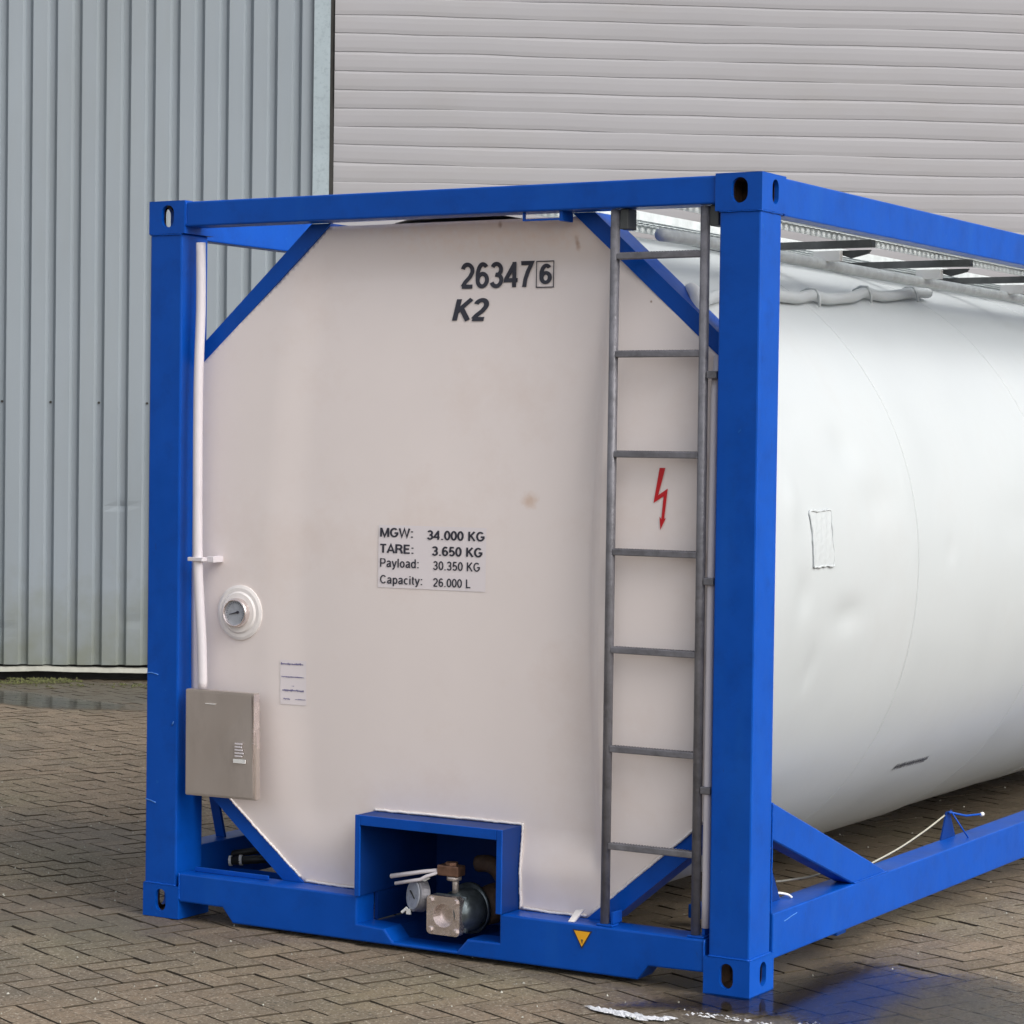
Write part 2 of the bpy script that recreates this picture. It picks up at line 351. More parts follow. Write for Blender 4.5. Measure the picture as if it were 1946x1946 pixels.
def pavement():
    verts, faces, tints = [], [], []
    a = R(-22.5); e1 = Vector((math.cos(a), math.sin(a), 0)); e2 = Vector((-math.sin(a), math.cos(a), 0))
    A = 0.105; gap = 0.0032; rnd = random.Random(3)
    def brick(i, j, w, h):
        u0, v0, u1, v1 = i*A, j*A, (i+w)*A, (j+h)*A
        c = e1*(u0+u1)/2 + e2*(v0+v1)/2 + Vector((1.0, 1.0, 0))
        if not (-13 < c.x < 10 and -6 < c.y < 15): return
        if (c-W0).dot(WN) < 0.12: return
        dz = rnd.uniform(-0.0035, 0.0); tx, ty = rnd.uniform(-.016, .016), rnd.uniform(-.016, .016)
        dz += 0.004*(noise.noise(c*0.9)-0.5)
        b = len(verts); ca, sa = 1, rnd.uniform(-.012, .012)
        for (ins, z) in ((0.0, -0.010), (0.0, -0.0008), (0.0010, 0.0)):
            for (x, y) in ((u0, v0), (u1, v0), (u1, v1), (u0, v1)):
                cx, cy = (u0+u1)/2, (v0+v1)/2
                hx = abs(x-cx)-gap-ins; hy = abs(y-cy)-gap-ins
                px = hx*(1 if x > cx else -1); py = hy*(1 if y > cy else -1)
                px, py = px - py*sa, py + px*sa
                p = e1*(cx+px) + e2*(cy+py) + Vector((1.0, 1.0, 0))
                verts.append((p.x, p.y, z + dz + px*tx + py*ty))
        for r in (0, 4):
            for k in range(4): faces.append((b+r+k, b+r+(k+1) % 4, b+r+4+(k+1) % 4, b+r+4+k))
        faces.append((b+8, b+9, b+10, b+11))
        t = rnd.random(); tints.extend([t]*9)
    N = 170
    for i in range(-N, N):
        for j in range(-N, N):
            k = (i - j) % 4
            if k == 0: brick(i, j, 2, 1)
            elif k == 3: brick(i, j, 1, 2) if True else None
    me = bpy.data.meshes.new('pavement'); me.from_pydata(verts, [], faces); me.update()
    at = me.attributes.new('tint', 'FLOAT', 'FACE'); at.data.foreach_set('value', tints)
    me.materials.append(M['paver']); me.materials.append(M['joint'])
    me.polygons.foreach_set('material_index', [0 if k % 9 == 8 else 1 for k in range(len(faces))])
    o = bpy.data.objects.new('pavement', me); COL.objects.link(o); o['kind'] = 'structure'
pavement()

def puddle(name, pts, z=0.0035):
    c = Vector((sum(p[0] for p in pts)/len(pts), sum(p[1] for p in pts)/len(pts), 0))
    P = smooth_path([Vector((x, y, 0)) for x, y in pts+[pts[0]]], 5)[:-1]
    P = [p + Vector((noise.noise(p*9), noise.noise(p*9+Vector((5, 0, 0))), 0))*0.03 for p in P]
    bm = bmesh.new(); lay = bm.verts.layers.float.new('rim')
    rings = []
    for s, rim in ((1.0, -0.25), (0.94, 0.1), (0.85, 0.3), (0.6, 0.5), (0.3, 0.5)):
        rg = []
        for p in P:
            q = c + (p-c)*s; vv = bm.verts.new((q.x, q.y, z)); vv[lay] = rim; rg.append(vv)
        rings.append(rg)
    n = len(P)
    for a, b in zip(rings, rings[1:]):
        for k in range(n): bm.faces.new((a[k], a[(k+1) % n], b[(k+1) % n], b[k]))
    bm.faces.new(rings[-1])
    bmesh.ops.recalc_face_normals(bm, faces=bm.faces[:])
    if bm.faces[0].normal.z < 0: bmesh.ops.reverse_faces(bm, faces=bm.faces[:])
    obj(name, bm, M['water'], props={'kind': 'structure'})
puddle('puddle', [(2.06, -0.383), (2.133, -0.211), (2.225, -0.031), (2.347, 0.099), (2.376, 0.355), (2.438, 0.729), (2.566, 0.80), (2.772, 0.71),
                  (2.90, 0.80), (3.087, 0.776), (3.42, 0.391), (3.60, 0.0), (3.337, -0.40), (3.06, -0.45), (2.776, -0.30), (2.631, -0.197), (2.434, -0.264), (2.268, -0.293)])
puddle('puddle', [(-6.6, 5.6), (-5.9, 5.75), (-5.2, 5.6), (-4.55, 5.5), (-4.4, 5.2), (-4.9, 4.95), (-5.4, 5.0), (-6.1, 4.9), (-6.9, 5.1)])

# ------------------------------------------------------------------ WAREHOUSE
wh = thing('warehouse', 'long warehouse with vertical grey-blue corrugated cladding and a wide pale roller door', 'warehouse', loc=W0)
wh_inv = Matrix.Translation(-W0)
def wobj(name, bm, m, parent=wh, smooth=False):
    bmesh.ops.transform(bm, matrix=wh_inv, verts=bm.verts[:]) if parent is wh else None
    return obj(name, bm, m, parent, smooth)

def cladding(s0, s1, z0, z1, name='wall'):
    bm = bmesh.new(); pitch = 0.1745; D = 0.036
    prof = [(0.0, 0), (0.036, 0), (0.056, D), (0.156, D)]   # groove, then raised crown
    pts = []
    k0 = math.floor((s0-0.02)/pitch)-1; k = k0
    while True:
        for a, d in prof:
            s = k*pitch + a - 0.045 + 0.02
            if s0 <= s <= s1: pts.append((s, d))
        k += 1
        if k*pitch > s1: break
    pts = [(s0, D)] + pts + [(s1, D)]
    zs = sorted([z0 + (z1-z0)*i/24 for i in range(25)] + ([0.25, 0.3, 0.36, 0.42, 0.47, 0.52, 0.58, 1.21, 1.25, 1.29, 1.33] if z0 < 1 else []))
    cols = []
    for s, d in pts:
        col = []
        for z in zs:
            q = WP(s, z); w_ = 0.006*noise.noise(Vector((s*0.8, z*1.3, 3))) - (0.014*math.exp(-((s-0.95)/.06)**2-((z-.42)/.05)**2) + 0.012*math.exp(-((s+0.0)/.05)**2-((z-.35)/.06)**2) + 0.012*math.exp(-((s-.86)/.05)**2-((z-1.25)/.03)**2))
            col.append(bm.verts.new(WP(s, z, d+w_)))
        cols.append(col)
    for a, b in zip(cols, cols[1:]):
        for i in range(len(zs)-1): bm.faces.new((a[i], b[i], b[i+1], a[i+1]))
    return wobj(name, bm, M['clad'])

DS0, DS1, DH = 2.34, 8.6, 5.6
cladding(-9.0, DS0-0.10, 0.10, 7.4)
cladding(DS1+0.10, 24.0, 0.10, 7.4)
cladding(DS0-0.098, DS1+0.098, DH+0.1, 7.4)
# dents low on the cladding sheets
# plinth, flashing
for s0, s1 in ((-9.0, DS0-0.02), (DS1+0.02, 24.0)):
    bm = bmesh.new()
    prism(bm, [WP(s0, -0.02, -0.06), WP(s1, -0.02, -0.06), WP(s1, 0.099, -0.06), WP(s0, 0.099, -0.06)], -WN*0.1)
    wobj('plinth', bm, M['plinth'])
    bm = bmesh.new(); n = int((s1-s0)/0.12); a = []
    for i in range(n+1):
        s = s0+(s1-s0)*i/n; dz = 0.010*noise.noise(Vector((s*1.6, 0, 0)))+0.006*noise.noise(Vector((s*5, 2, 0)))
        a.append([bm.verts.new(WP(s, 0.085+dz, 0.0)), bm.verts.new(WP(s, 0.080+dz, 0.05)), bm.verts.new(WP(s, 0.050+dz, 0.062))])
    for p, q in zip(a, a[1:]):
        for i in range(2): bm.faces.new((p[i], p[i+1], q[i+1], q[i]))
    wobj('base_flashing', bm, M['flash'])
# end wall returns, roof
bm = bmesh.new(); prism(bm, [WP(-9, -0.02, -0.08), WP(24, -0.02, -0.08), WP(24, 7.38, -0.08), WP(-9, 7.38, -0.08)], -WN*14); wobj('wall', bm, M['clad'])
bm = bmesh.new(); prism(bm, [WP(-9.3, 7.4, 0.12), WP(24.3, 7.4, 0.12), WP(24.3, 7.62, 0.12), WP(-9.3, 7.62, 0.12)], -WN*14.4); wobj('roof', bm, M['roofm'])
# corner trims beside the door
for s in (DS0, DS1):
    sg = -1 if s == DS0 else 1
    bm = bmesh.new()
    a, b = sorted((s+sg*0.012, s+sg*0.13))
    prism(bm, [WP(a, 0.0, 0.050), WP(b, 0.0, 0.050), WP(b, DH+0.12, 0.050), WP(a, DH+0.12, 0.050)], WN*0.02)
    wobj('corner_trim', bm, M['trim'])
    bm = bmesh.new(); a, b = sorted((s-sg*0.02, s+sg*0.011))
    prism(bm, [WP(a, 0.0, -0.04), WP(b, 0.0, -0.04), WP(b, DH, -0.04), WP(a, DH, -0.04)], WN*0.035)
    wobj('door_guide', bm, M['plinth'])
bm = bmesh.new(); prism(bm, [WP(DS0-0.12, DH, 0.03), WP(DS1+0.12, DH, 0.03), WP(DS1+0.12, DH+0.14, 0.03), WP(DS0-0.12, DH+0.14, 0.03)], WN*0.05)
wobj('door_lintel', bm, M['trim'])
# roller door
bm = bmesh.new(); pitch = 0.1335; n = int(DH/pitch)+1; ns = 42
prof = [(0.0, -0.0055), (0.005, -0.0055), (0.0065, -0.001), (0.035, 0.0022), (0.085, 0.0026), (0.120, 0.0010), (0.1310, -0.002)]
rows = []
for i in range(n):
    for a, d in prof:
        z = 0.02 + i*pitch + a
        row = []
        for j in range(ns+1):
            s = DS0 + 0.02 + (DS1-DS0-0.04)*j/ns
            dz = 0.013*noise.noise(Vector((s*0.7, i*1.7, 1))) + 0.006*noise.noise(Vector((s*2.1, i*3.1, 5)))
            dd = 0.014*noise.noise(Vector((s*0.6, z*1.0, 9))) + 0.002*noise.noise(Vector((s*1.5, i*5.0, 2)))
            row.append(bm.verts.new(WP(s, min(z+dz, DH+0.02), d*1.0+dd)))
        rows.append(row)
for a, b in zip(rows, rows[1:]):
    for j in range(ns): bm.faces.new((a[j], a[j+1], b[j+1], b[j]))
wobj('roller_door', bm, M['door'])
# screws
for s in (-2.062, -1.71, -1.367, -1.025, -0.684, -0.342, 0.0, 0.345, 0.69, 1.035, 1.38, 1.73):
    bm = bmesh.new(); p = WP(s, 1.995, 0.001); disc(bm, p, WN, 0.009, 0.006, 10); wobj('screw', bm, M['plinth'])

# moss and dirt at the foot of the wall
bm = bmesh.new(); rnd = random.Random(11)
for i in range(2600):
    s = rnd.uniform(-1.5, 2.4); d = abs(rnd.gauss(0.20, 0.20))+0.02
    if noise.noise(Vector((s*1.7, d*4, 0))) < -0.05+0.15*(s < 0.3): continue
    p = WP(s, 0, d); h = rnd.uniform(0.003, 0.016); r = rnd.uniform(0.006, 0.02); t = rnd.uniform(0, 6.28)
    vs = [bm.verts.new(p + Vector((math.cos(t+k*2.1)*r, math.sin(t+k*2.1)*r, 0.0))) for k in range(3)]
    tp = bm.verts.new(p + Vector((0, 0, h)))
    for k in range(3): bm.faces.new((vs[k], vs[(k+1) % 3], tp))
obj('moss', bm, M['moss'], props={'kind': 'stuff'})

# ------------------------------------------------------------------ TANK CONTAINER
W_, L_, H_ = 2.438, 6.058, 2.591
tc = thing('tank_container', 'white insulated tank in a blue steel container frame with grey ladder on its end', 'tank container')
B = M['blue']

def casting(x, y, z):
    """x,y,z: outer corner; box grows inwards"""
    w, d, h = 0.162, 0.178, 0.118
    bm = bmesh.new()
    x0, x1 = (x, x+w) if x < 1 else (x-w, x)
    y0, y1 = (y, y+d) if y < 1 else (y-d, y)
    z0, z1 = z, z+h
    top = z > 1
    hf = (w/2 + (0.0 if not top else 0.004), h/2+0.004, 0.0235 if not top else 0.028, 0.040)
    hs_ = (d/2+0.01, h/2+0.004, 0.0235, 0.039)
    X, Y, Z = Vector((1, 0, 0)), Vector((0, 1, 0)), Vector((0, 0, 1))
    plate_hole(bm, (x0, y0, z0), X, Z, w, h, hf if y < 1 else None, 0.015)           # front (-y)
    plate_hole(bm, (x1, y1, z0), -X, Z, w, h, hf if y > 1 else None, 0.015)          # back (+y)
    plate_hole(bm, (x1, y0, z0), Y, Z, d, h, hs_ if x > 1 else None, 0.015)          # right (+x)
    plate_hole(bm, (x0, y1, z0), -Y, Z, d, h, (d/2-0.01, h/2+0.004, 0.0235, 0.039) if x < 1 else None, 0.015)
    plate_hole(bm, (x0, y0, z1), X, Y, w, d, (w/2, d/2, 0.03, 0.05) if top else None, 0.015)
    plate_hole(bm, (x0, y1, z0), X, -Y, w, d, (w/2, d/2, 0.03, 0.05) if not top else None, 0.015)
    nf = len(bm.faces); t = 0.0155  # rusty inner liner; its dark colour also carries the shade inside the slots
    def sh(h): return None if not h else (h[0]-t, h[1]-t, h[2], h[3])
    plate_hole(bm, (x0+t, y0+t, z0+t), X, Z, w-2*t, h-2*t, sh(hf) if y < 1 else None, 0.001)
    plate_hole(bm, (x1-t, y1-t, z0+t), -X, Z, w-2*t, h-2*t, sh(hf) if y > 1 else None, 0.001)
    plate_hole(bm, (x1-t, y0+t, z0+t), Y, Z, d-2*t, h-2*t, sh(hs_) if x > 1 else None, 0.001)
    plate_hole(bm, (x0+t, y1-t, z0+t), -Y, Z, d-2*t, h-2*t, sh((d/2-0.01, h/2+0.004, 0.0235, 0.039)) if x < 1 else None, 0.001)
    plate_hole(bm, (x0+t, y0+t, z1-t), X, Y, w-2*t, d-2*t, None, 0.001)
    plate_hole(bm, (x0+t, y1-t, z0+t), X, -Y, w-2*t, d-2*t, None, 0.001)
    for k, fc in enumerate(bm.faces):
        if k >= nf: fc.material_index = 1
    return obj('corner_casting', bm, [B, M['rusty']], tc)
for x in (0, W_):
    for y in (0, L_):
        for z in (0, H_-0.118): casting(x, y, z)

PW, PD = 0.143, 0.152
for x in (0, 1):
    for y in (0, 1):
        x0 = 0.004 if x == 0 else W_-0.004-PW; y0 = 0.004 if y == 0 else L_-0.004-PD
        mkbox('corner_post', (x0, y0, 0.1185), (x0+PW, y0+PD, H_-0.1185), B, tc, 0.006)

# end rails: bottom one has raised ends and a dip under the valve box
prof = [(0.1625, 0.064), (0.359, 0.064), (0.405, 0.012), (2.035, 0.012), (2.075, 0.060), (2.2755, 0.064), (2.2755, 0.168), (1.517, 0.168), (1.517, 0.071),
        (1.390, 0.068), (1.350, 0.024), (1.091, 0.024), (1.054, 0.066), (0.94, 0.071), (0.94, 0.168), (0.1625, 0.168)]
bm = bmesh.new(); prism(bm, [Vector((x, 0.004, z)) for x, z in prof], (0, 0.106, 0))
es = [e for e in bm.edges if abs(e.verts[0].co.y-0.004) < 1e-5 and abs(e.verts[1].co.y-0.004) < 1e-5]
bmesh.ops.bevel(bm, geom=es, offset=0.006, segments=2, profile=0.5, affect='EDGES')
obj('bottom_end_rail', bm, B, tc)
mkbox('bottom_end_rail', (0.1625, L_-0.11, 0.03), (W_-0.1625, L_-0.004, 0.168), B, tc)
mkbox('top_end_rail', (0.1625, 0.006, 2.497), (W_-0.1625, 0.10, 2.586), B, tc, 0.006)
mkbox('top_end_rail', (0.1625, L_-0.10, 2.497), (W_-0.1625, L_-0.006, 2.586), B, tc, 0.006)
# small upstand on the left end of the bottom rail, and bracket under the top rail
mkbox('stiffener', (0.19, 0.060, 0.169), (0.52, 0.068, 0.186), B, tc, 0.002)
bm = bmesh.new()
box(bm, (1.56, 0.02, 2.468), (1.70, 0.032, 2.474)); box(bm, (1.56, 0.02, 2.4745), (1.566, 0.032, 2.4965)); box(bm, (1.70, 0.02, 2.4645), (1.712, 0.09, 2.4965))
obj('bracket', bm, B, tc)
# side rails
for x0, x1 in ((0.004, 0.114), (W_-0.114, W_-0.004)):
    mkbox('bottom_side_rail', (x0, 0.1785, 0.095), (x1, L_-0.1785, 0.242), B, tc, 0.005)
    a, b = (x0, x0+0.06) if x0 < 1 else (x1-0.06, x1)
    mkbox('top_side_rail', (a, 0.1785, 2.466), (b, L_-0.1785, 2.587), B, tc, 0.005)
# lower side braces (box section, post to bottom side rail)
for sx in (0, 1):
    for sy in (0, 1):
        pts = [(0.1565, 0.605), (1.135, 0.2425), (0.835, 0.2425), (0.1565, 0.485)]
        xa = 0.008 if sx == 0 else W_-0.008
        P = [Vector((xa, (y if sy == 0 else L_-y), z)) for y, z in pts]
        bm = bmesh.new(); prism(bm, P, (0.07 if sx == 0 else -0.07, 0, 0))
        bmesh.ops.bevel(bm, geom=bm.edges[:], offset=0.004, segments=1, affect='EDGES')
        obj('side_brace', bm, B, tc)

def bead(pts, r=0.004, m=None, name='weld_bead', parent=None, wob=0.0015):
    P = []
    for a, b in zip(pts, pts[1:]):
        a, b = Vector(a), Vector(b); n = max(2, int((b-a).length/0.008))
        P += [a.lerp(b, i/n) for i in range(n)]
    P.append(Vector(pts[-1]))
    P = [p + Vector((noise.noise(p*50), noise.noise(p*50+Vector((3, 0, 0))), noise.noise(p*50+Vector((0, 7, 0)))))*wob for p in P]
    bm = bmesh.new(); tube(bm, P, [r*(0.85+0.3*(i % 2)) for i in range(len(P))], 6); return obj(name, bm, m or B, parent or tc, True)
for x0, x1 in ((0.003, 0.148), (W_-0.148, W_-0.003)):
    bead([(x0, 0.003, 0.1205), (x1, 0.003, 0.1205)]); bead([(x0, 0.003, H_-0.1205), (x1, 0.003, H_-0.1205)], 0.003)
bead([(W_-0.003, 0.004, 0.1205), (W_-0.003, 0.156, 0.1205)]); bead([(W_-0.003, 0.004, H_-0.1205), (W_-0.003, 0.156, H_-0.1205)], 0.003)
bead([(W_-0.003, 0.158, 0.243), (W_-0.003, 0.158, 0.60)], 0.003); bead([(0.163, 0.004, 0.07), (0.163, 0.004, 0.169)], 0.0035); bead([(W_-0.163, 0.004, 0.07), (W_-0.163, 0.004, 0.169)], 0.0035)
bead([(W_-0.006, 0.835, 0.2435), (W_-0.006, 1.135, 0.2435)], 0.0035)
bead([(0.163, 0.006, 2.498), (0.163, 0.006, 2.585)], 0.003); bead([(W_-0.163, 0.006, 2.498), (W_-0.163, 0.006, 2.585)], 0.003)

M['scuff'] = mat('light_blue_scuff', (0.06, 0.20, 0.55), 0.4, var=0.2, vscale=60)
bead([(0.006, 0.003, 0.884), (0.030, 0.003, 0.886), (0.058, 0.003, 0.880)], 0.0022, M['scuff']); bead([(0.006, 0.003, 0.424), (0.03, 0.003, 0.420), (0.052, 0.003, 0.414)], 0.0022, M['scuff'])
bead([(0.125, 0.003, 0.70), (0.132, 0.003, 0.716)], 0.0018, M['scuff']); bead([(W_-0.0035, 0.26, 0.205), (W_-0.0035, 0.36, 0.218)], 0.0016, M['scuff'])
# octagonal end ring: chamfers carry box-section corner braces
XC, ZB, ZT = 1.219, 0.168, 2.485
CH = {'br': ((1.800, 0.172), (2.2905, 0.580)), 'tr': ((1.745, 2.462), (2.2905, 1.985)),
      'bl': ((0.638, 0.172), (0.1475, 0.580)), 'tl': ((0.693, 2.462), (0.1475, 1.985))}
for rear in (0, 1):
    for k, (a, b) in CH.items():
        a3, b3 = Vector((a[0], 0, a[1])), Vector((b[0], 0, b[1]))
        d = (b3-a3).normalized(); n = Vector((d.z, 0, -d.x))
        if n.dot((a3+b3)/2 - Vector((XC, 0, 1.3))) < 0: n = -n
        w_ = 0.055; a3e = a3 - d*0.01
        # clip ends on rail / post lines
        a_out = a3 + n*w_; b_out = b3 + n*w_
        # extend the outer line back to z limit and x limit
        def at_z(p, z): return p + d*((z-p.z)/d.z)
        def at_x(p, x): return p + d*((x-p.x)/d.x)
        zlim = 0.169 if k[0] == 'b' else 2.4965; xlim = 2.2905 if k[1] == 'r' else 0.1475
        P = [at_z(a3, zlim), at_x(b3, xlim), at_x(b_out, xlim), at_z(a_out, zlim)]
        P = [p + Vector((0, 0.100 if not rear else L_-0.23, 0)) for p in P]
        bm = bmesh.new(); prism(bm, P, (0, 0.115, 0)); obj('corner_brace', bm, M['blue'], tc)

# ---------------- end cladding panel (domed, with shallow pressed centre)
def ss(t): t = max(0.0, min(1.0, t)); return t*t*(3-2*t)
def mid(z): return max(0.0, 1-((z-1.25)/1.05)**2)
def panel_y(x, z):
    g = mid(z)
    bul = 0.012 + 0.048*g*(1-0.35*min(1, ((x-XC)/1.05)**2))
    xl = 0.625 - 0.075*g; xr = 1.868 - 0.036*g
    ins = ss((x-xl+0.08)/0.20) * ss((xr+0.0-x)/0.048) * ss((z-0.280)/0.17) * ss((2.46-z)/0.14)
    return 0.122 - bul + (0.010 + 0.028*ss((x-0.75)/1.0))*ins
def panel(y_of, name, matl, front=True):
    bm = bmesh.new()
    xs = sorted(set([0.1475+(2.2905-0.1475)*i/150 for i in range(151)] + [0.9405, 1.5285])); zs = sorted(set([ZB+0.001+(ZT-ZB)*i/150 for i in range(151)] + [0.4505]))
    G = [[bm.verts.new((x, y_of(x, z), z)) for z in zs] for x in xs]
    for i in range(len(xs)-1):
        for j in range(len(zs)-1):
            cx, cz = (xs[i]+xs[i+1])/2, (zs[j]+zs[j+1])/2
            if front and 0.9405 < cx < 1.5285 and cz < 0.4505: continue
            bm.faces.new((G[i][j], G[i+1][j], G[i+1][j+1], G[i][j+1]))
    for k, (a, b) in CH.items():
        a3, b3 = Vector((a[0], 0, a[1])), Vector((b[0], 0, b[1])); d = (b3-a3).normalized(); n = Vector((d.z, 0, -d.x))
        if n.dot((a3+b3)/2 - Vector((XC, 0, 1.3))) < 0: n = -n
        bmesh.ops.bisect_plane(bm, geom=bm.verts[:]+bm.edges[:]+bm.faces[:], plane_co=a3-n*0.0005, plane_no=n, clear_outer=True)
    # lower edge: only between the rail tops
    be = [e for e in bm.edges if e.is_boundary]
    r = bmesh.ops.extrude_edge_only(bm, edges=be)
    for g in r['geom']:
        if isinstance(g, bmesh.types.BMVert): g.co.y = 0.16 if front else L_-0.2
    for vv in [v for v in bm.verts if not v.link_faces]: bm.verts.remove(vv)
    return obj(name, bm, matl, tc, True)
pan = panel(panel_y, 'end_cladding', M['front'])
pan.data.polygons.foreach_set('use_smooth', [abs(p.normal.y) > 0.3 for p in pan.data.polygons])
rear_p = panel(lambda x, z: L_-0.12 - 0.02*(1-mid(z)), 'end_cladding', M['front'], False)

def seal(pts, r=0.0045):
    P = [(x, panel_y(x, z)-0.003, z) for x, z in pts]
    return bead(P, r, M['seal'], 'sealant', pan, 0.002)
seal([(0.945, 0.455), (1.15, 0.456), (1.35, 0.456), (1.534, 0.455), (1.536, 0.30), (1.536, 0.175)])
seal([(0.650, 0.176), (0.80, 0.172), (0.935, 0.174)]); seal([(1.545, 0.176), (1.66, 0.173), (1.79, 0.176)])
seal([(1.81, 0.186), (2.05, 0.386), (2.27, 0.569)], 0.005); seal([(0.628, 0.186), (0.40, 0.376), (0.17, 0.567)], 0.004)
bm = bmesh.new(); prism(bm, [Vector(p) for p in ((1.770, 0.02, 0.169), (1.792, 0.02, 0.169), (1.806, 0.06, 0.205), (1.775, 0.06, 0.200))], (0, 0.012, 0)); obj('sealant', bm, M['seal'], pan)

# ---------------- tank shell
TA, TB, TZ = 1.20, 1.228, 1.293
def shell_r(y, th):
    x, z = math.cos(th), math.sin(th); r = 0.0
    deg = math.degrees(th)
    for (y0, t0, sy, st, a) in ((0.90, 21, 0.10, 3, -0.008), (0.80, -6, 0.12, 2.2, -0.008), (0.42, -2, 0.05, 3, -0.007), (1.75, 3, 0.03, 2, -0.006),
                                (1.35, 14, 0.02, 5, 0.004), (0.55, -14, 0.03, 3, -0.006), (0.35, 12, 0.04, 3, 0.006), (2.6, 8, 0.3, 5, -0.006),
                                (1.1, 12, .16, 3, -0.006), (0.55, 26, 0.1, 2, -0.005)):
        dd = ((deg-t0+180) % 360)-180
        r += 1.5*a*math.exp(-((y-y0)/sy)**2 - (dd/st)**2)
    r += 0.007*noise.noise(Vector((x*2.0, y*1.1, z*2.0))) + 0.0016*noise.noise(Vector((x*7, y*4, z*7)))
    # sheets lap over each other
    for ys, s in ((1.42, -1), (2.93, -1), (4.35, 1)):
        if y > ys: r += 0.004*s
    return r
bm = bmesh.new(); NT = 240
ys = sorted([0.161 + (L_-0.36)*i/170 for i in range(171)] + [1.419, 1.421, 2.929, 2.931, 4.349, 4.351])
rings = []
for y in ys:
    rg = []
    e0 = min(1, (y-0.15)/0.03)
    for k in range(NT):
        th = 2*math.pi*k/NT; dr = shell_r(y, th)
        rg.append(bm.verts.new((XC+(TA+dr)*math.cos(th), y, TZ+(TB+dr)*math.sin(th))))
    rings.append(rg)
for a, b in zip(rings, rings[1:]):
    for k in range(NT): bm.faces.new((a[k], b[k], b[(k+1) % NT], a[(k+1) % NT]))
bmesh.ops.delete(bm, geom=[fc for fc in bm.faces if (lambda c: c.y < 0.52 and 0.93 < c.x < 1.54 and c.z < 0.5)(fc.calc_center_median())], context='FACES')
bm.faces.new(rings[-1][::-1])
shell = obj('tank_shell', bm, M['white'], tc, True)
shell.data.polygons.foreach_set('use_smooth', [len(p.vertices) == 4 for p in shell.data.polygons])
def on_shell(y, deg, off=0.0):
    th = R(deg); dr = shell_r(y, th)+off
    return Vector((XC+(TA+dr)*math.cos(th), y, TZ+(TB+dr)*math.sin(th)))
# thin lap beads around the shell
for y in (1.42, 2.93, 4.35):
    bm = bmesh.new(); tube(bm, [on_shell(y, a, -0.0015) for a in range(-95, 96, 3)], 0.0035, 6); obj('seam', bm, M['white'], shell, True)
# riveted repair patch
bm = bmesh.new(); g = []
for i in range(7):
    g.append([bm.verts.new(on_shell(0.475+0.165*i/6, 2.2+8.6*j/8, 0.0035+0.0015*math.sin(i*2.1+j))) for j in range(9)])
for i in range(6):
    for j in range(8): bm.faces.new((g[i][j], g[i+1][j], g[i+1][j+1], g[i][j+1]))
be = [e for e in bm.edges if e.is_boundary]; r = bmesh.ops.extrude_edge_only(bm, edges=be)
for q in r['geom']:
    if isinstance(q, bmesh.types.BMVert):
        c = Vector((XC, q.co.y, TZ)); q.co = c + (q.co-c)*0.992
patch = obj('repair_patch', bm, M['white'], shell)
bm = bmesh.new()
lp = [on_shell(0.475, a, 0.004) for a in (2.2, 4.4, 6.5, 8.7, 10.8)] + [on_shell(0.475+0.165*i/3, 10.8, 0.004) for i in (1, 2, 3)] + \
     [on_shell(0.64, a, 0.004) for a in (8.7, 6.5, 4.4, 2.2)] + [on_shell(0.475+0.165*i/3, 2.2, 0.004) for i in (2, 1, 0)]
lp = smooth_path(lp, 5)
lp = [p + Vector((0, 0.006*noise.noise(p*40), 0.006*noise.noise(p*37))) for p in lp]
tube(bm, lp, [0.0035+0.003*noise.noise(p*60) for p in lp], 6, False); obj('sealant_bead', bm, M['white'], shell, True)

# ---------------- lettering
def arc(cx, cy, rx, ry, a0, a1, n=14):
    return [(cx+rx*math.cos(R(a0+(a1-a0)*i/n)), cy+ry*math.sin(R(a0+(a1-a0)*i/n))) for i in range(n+1)]
